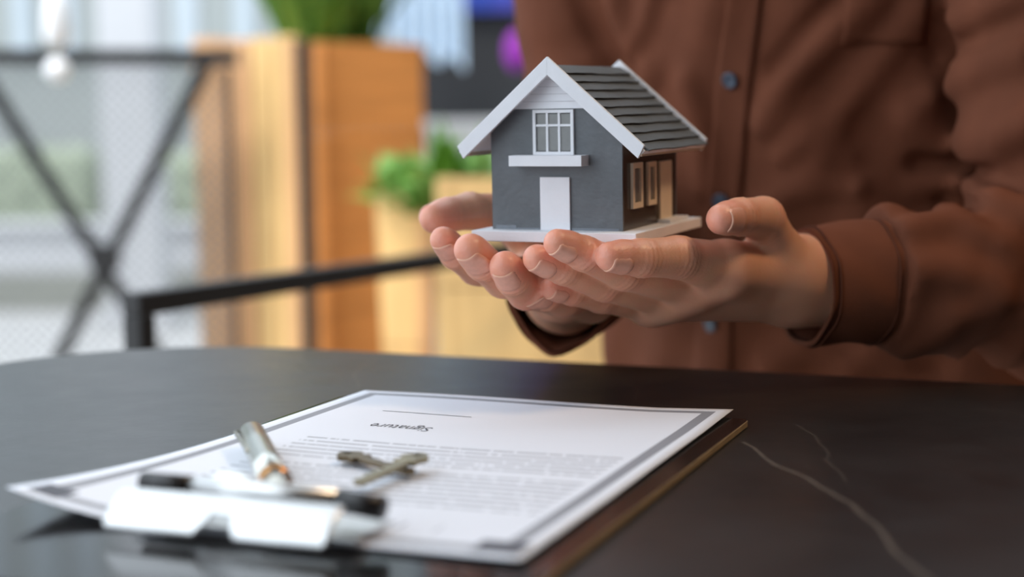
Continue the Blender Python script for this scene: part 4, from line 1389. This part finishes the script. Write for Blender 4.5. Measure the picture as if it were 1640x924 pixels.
# black barrier rail
k0, k1 = at(222, 484, 1.42), at(706, 418, 1.90)
zr = (k0[2] + k1[2]) / 2
kd = (k1[:2] - k0[:2]); KL = np.linalg.norm(kd); kd /= KL; KL *= 1.79
CH = empty('barrier_rail', (k0[0], k0[1], 0.0), (0, 0, math.atan2(kd[1], kd[0])))
tag(CH, 'black square-tube barrier rail running behind the far left edge of the table', 'rail')
s = 0.022
box('top_rail', -0.011, KL, -s / 2, s / 2, zr - s / 2, zr + s / 2, M_rail, CH, 0.002)
box('wall_bracket', KL - 0.004, KL, -0.03, 0.03, zr - 0.03, zr + 0.03, M_rail, CH, 0.001)
for x in (0.0,):
    box('post', x - 0.011, x + 0.011, -s / 2, s / 2, 0.006, zr - s / 2, M_rail, CH, 0.002)
    box('foot_plate', x - 0.04, x + 0.04, -0.04, 0.04, 0.0, 0.006, M_rail, CH, 0.001)

# ------------------------------------------------------------------ things by the back wall
M_pale = mat('pale_grey_laminate', (188, 190, 192), 0.5, var=0.05, vscale=6)
M_blue = mat('blue_enamel', (36, 78, 170), 0.4, var=0.2, vscale=8, rgb2=(92, 84, 190))
M_purple = mat('purple_paper', (150, 34, 170), 0.6, var=0.1, vscale=30)
M_cloth = mat('pale_blue_cotton', (196, 214, 230), 0.85, var=0.06, vscale=10)
g0, g1 = at(684, 192, 4.5), at(800, 192, 4.5)
GC = empty('low_cabinet', ((g0[0] + g1[0]) / 2, 4.7, 0.0))
tag(GC, 'pale grey low cabinet standing against the charcoal wall', 'cabinet')
hw = (g1[0] - g0[0]) / 2
box('body', -hw, hw, -0.2, 0.2, 0.06, g0[2] - 0.03, M_pale, GC, 0.003)
box('top', -hw - 0.008, hw + 0.008, -0.215, 0.205, g0[2] - 0.03, g0[2], M_pale, GC, 0.003)
box('plinth', -hw + 0.02, hw - 0.02, -0.17, 0.18, 0.0, 0.06, M_wallb, GC)
for sx in (-1, 1):
    d_ = box('door', min(0.003 * sx, (hw - 0.004) * sx), max(0.003 * sx, (hw - 0.004) * sx), -0.216, -0.2, 0.07, g0[2] - 0.035, M_pale, GC, 0.002)
    box('handle', 0.012 * sx - 0.004, 0.012 * sx + 0.004, -0.232, -0.216, 0.62, 0.72, M_steel, d_, 0.001)
s0, s1 = at(722, 18, 5.15), at(905, 18, 5.15)
SG = empty('wall_sign', ((s0[0] + s1[0]) / 2, 5.2, s0[2]))
tag(SG, 'blue and violet sign panel high on the charcoal wall', 'sign')
wsg = (s1[0] - s0[0]) / 2
box('panel', -wsg, wsg, -0.035, 0.0, 0.0, 0.24, M_blue, SG, 0.004)
box('frame', -wsg - 0.01, wsg + 0.01, -0.02, 0.0, 0.24, 0.255, M_rail, SG, 0.001)
lc = at(828, 82, 4.7)
LN = empty('paper_lantern', tuple(lc))
tag(LN, 'purple paper lantern hanging beside the brown shirt shoulder', 'lantern')
bm = bmesh.new()
bmesh.ops.create_uvsphere(bm, u_segments=24, v_segments=17, radius=1.0)
for v in bm.verts:
    rr = 0.036 * (1 + 0.03 * math.cos(math.asin(max(-1, min(1, v.co.z))) * 24))
    v.co = Vector((v.co.x * rr, v.co.y * rr, v.co.z * 0.062))
bm_obj('shade', bm, M_purple, LN, True)
tube('cord', [(0, 0, 0.060), (0, 0, 2.70 - lc[2])], 0.002, M_rail, LN, 6)
tube('rim', [(0.018 * math.cos(a * math.pi / 8), 0.018 * math.sin(a * math.pi / 8), -0.060) for a in range(17)], 0.003, M_rail, LN, 6)
# pale blue cloth on a rod
h0, h1 = at(592, -40, 4.9), at(742, -40, 4.9)
HC = empty('hanging_cloth', ((h0[0] + h1[0]) / 2, 4.9, 1.10))
tag(HC, 'pale blue cloth hanging from a rod beside the charcoal wall', 'cloth')
wh = (h1[0] - h0[0]) / 2
vs, fs = [], []
nx_, nz_ = 50, 24
for lay in (0, 1):
    for i in range(nx_ + 1):
        for j in range(nz_ + 1):
            x = -wh + 2 * wh * i / nx_
            low = 0.02 + 0.12 * (1 - i / nx_) ** 1.5 - 0.02 * math.sin(i * 0.4)
            z = 0.60 + (low - 0.60) * j / nz_
            vs.append((x, 0.022 * math.sin(i * 0.85) * (0.4 + 0.6 * j / nz_) + 0.002 * lay, z))
Nn = (nx_ + 1) * (nz_ + 1)
for i in range(nx_):
    for j in range(nz_):
        a = i * (nz_ + 1) + j
        fs += [(a, a + 1, a + nz_ + 2, a + nz_ + 1), tuple(Nn + q for q in (a + nz_ + 1, a + nz_ + 2, a + 1, a))]
mesh_obj('cloth', vs, fs, M_cloth, HC, True)
tube('rod', [(-wh - 0.04, 0, 0.605), (wh + 0.04, 0, 0.605)], 0.008, M_rail, HC, 8)
for sx in (-1, 1):
    tube('hanger', [(sx * wh, 0, 0.61), (sx * wh, 0, 1.6)], 0.003, M_rail, HC, 6)
# white pendant by the canopy edge
lp = at(92, 112, 2.6)
PD = empty('pendant_lamp', tuple(lp))
tag(PD, 'white glass pendant lamp with a round globe hanging in front of the railing', 'lamp')
M_opal = mat('opal_glass', (246, 247, 250), 0.15, var=0.02, vscale=10)
bm = bmesh.new()
bmesh.ops.create_uvsphere(bm, u_segments=24, v_segments=14, radius=0.021)
bm_obj('globe', bm, M_opal, PD, True)
tube('sleeve', [(0, 0, 0.040), (0, 0, 0.055), (0, 0, 0.10), (0, 0, 0.15)], [0.016, 0.022, 0.020, 0.010], M_opal, PD, 16)
tube('neck', [(0, 0, 0.018), (0, 0, 0.042)], 0.006, M_steel, PD, 10)
tube('cord', [(0, 0, 0.15), (0, 0, 2.70 - lp[2])], 0.002, M_rail, PD, 6)

# ------------------------------------------------------------------ street beyond the railing
M_hedge = mat('trimmed_hedge', (150, 160, 138), 0.9, var=0.25, vscale=18)
LW = empty('low_wall', (-3.0, 8.4, -0.03))
tag(LW, 'low white rendered wall at the far side of the pale paving', 'wall')
box('wall_body', -6, 2.9, 0.0, 0.25, 0.20, 0.44, M_column, LW, 0.01)
box('plinth', -6, 2.9, -0.02, 0.27, 0.0, 0.20, M_road, LW, 0.01)
box('coping', -6.02, 2.92, -0.04, 0.29, 0.44, 0.48, M_column, LW, 0.01)
cA, cB = at(172, 200, 7.6), at(258, 200, 7.6)
CO = empty('white_column', ((cA[0] + cB[0]) / 2, 7.6, -0.03))
tag(CO, 'white square column standing on the paving behind the railing', 'column')
wc = (cB[0] - cA[0]) / 2
box('shaft', -wc, wc, -wc, wc, 0.10, 3.4, M_column, CO, 0.01)
box('base', -wc - 0.04, wc + 0.04, -wc - 0.04, wc + 0.04, 0.0, 0.10, M_column, CO, 0.01)
box('capital', -wc - 0.04, wc + 0.04, -wc - 0.04, wc + 0.04, 3.4, 3.5, M_column, CO, 0.01)
BD = empty('building', (-3.0, 14.0, -0.1))
tag(BD, 'pale grey building with tall window strips across the street', 'building')
box('wall', -7, 9, 0.0, 0.4, 0.0, 6.0, M_facade, BD)
M_pane = mat('bluish_window_glass', (172, 182, 190), 0.15, var=0.1, vscale=2)
k = 0
x = -6.8
while x < 8.5:
    w_ = 0.22 if k % 3 else 0.42
    f_ = box('window', x, x + w_, -0.05, 0.02, 1.75, 5.2, M_column if k % 2 else M_facade, BD, 0.01)
    box('pane', x + 0.03, x + w_ - 0.03, -0.06, -0.05, 1.8, 5.15, M_pane, f_)
    x += w_ + (0.30 if k % 2 else 0.16)
    k += 1
hx = at(60, 330, 10.5)
for px, wd_, hh, lab in ((40, 1.1, 0.95, 'clipped grey green hedge by the street, left of the white column'), (300, 0.8, 0.9, 'clipped grey green hedge by the street, right of the white column')):
    hx = at(px, 330, 10.5)
    HG = empty('hedge', (hx[0], 10.5, -0.1))
    tag(HG, lab, 'hedge', 'street hedges')
    foliage('leaves', (0, 0, 0.02), 500, (wd_ * 0.55, 0.35), hh, 0.16, 0.07, M_hedge, HG, 0.1, int(px))
    bm = bmesh.new(); add_box(bm, -wd_ * 0.45, wd_ * 0.45, -0.22, 0.22, 0.0, hh, 0.08)
    bm_obj('core', bm, M_hedge, HG)
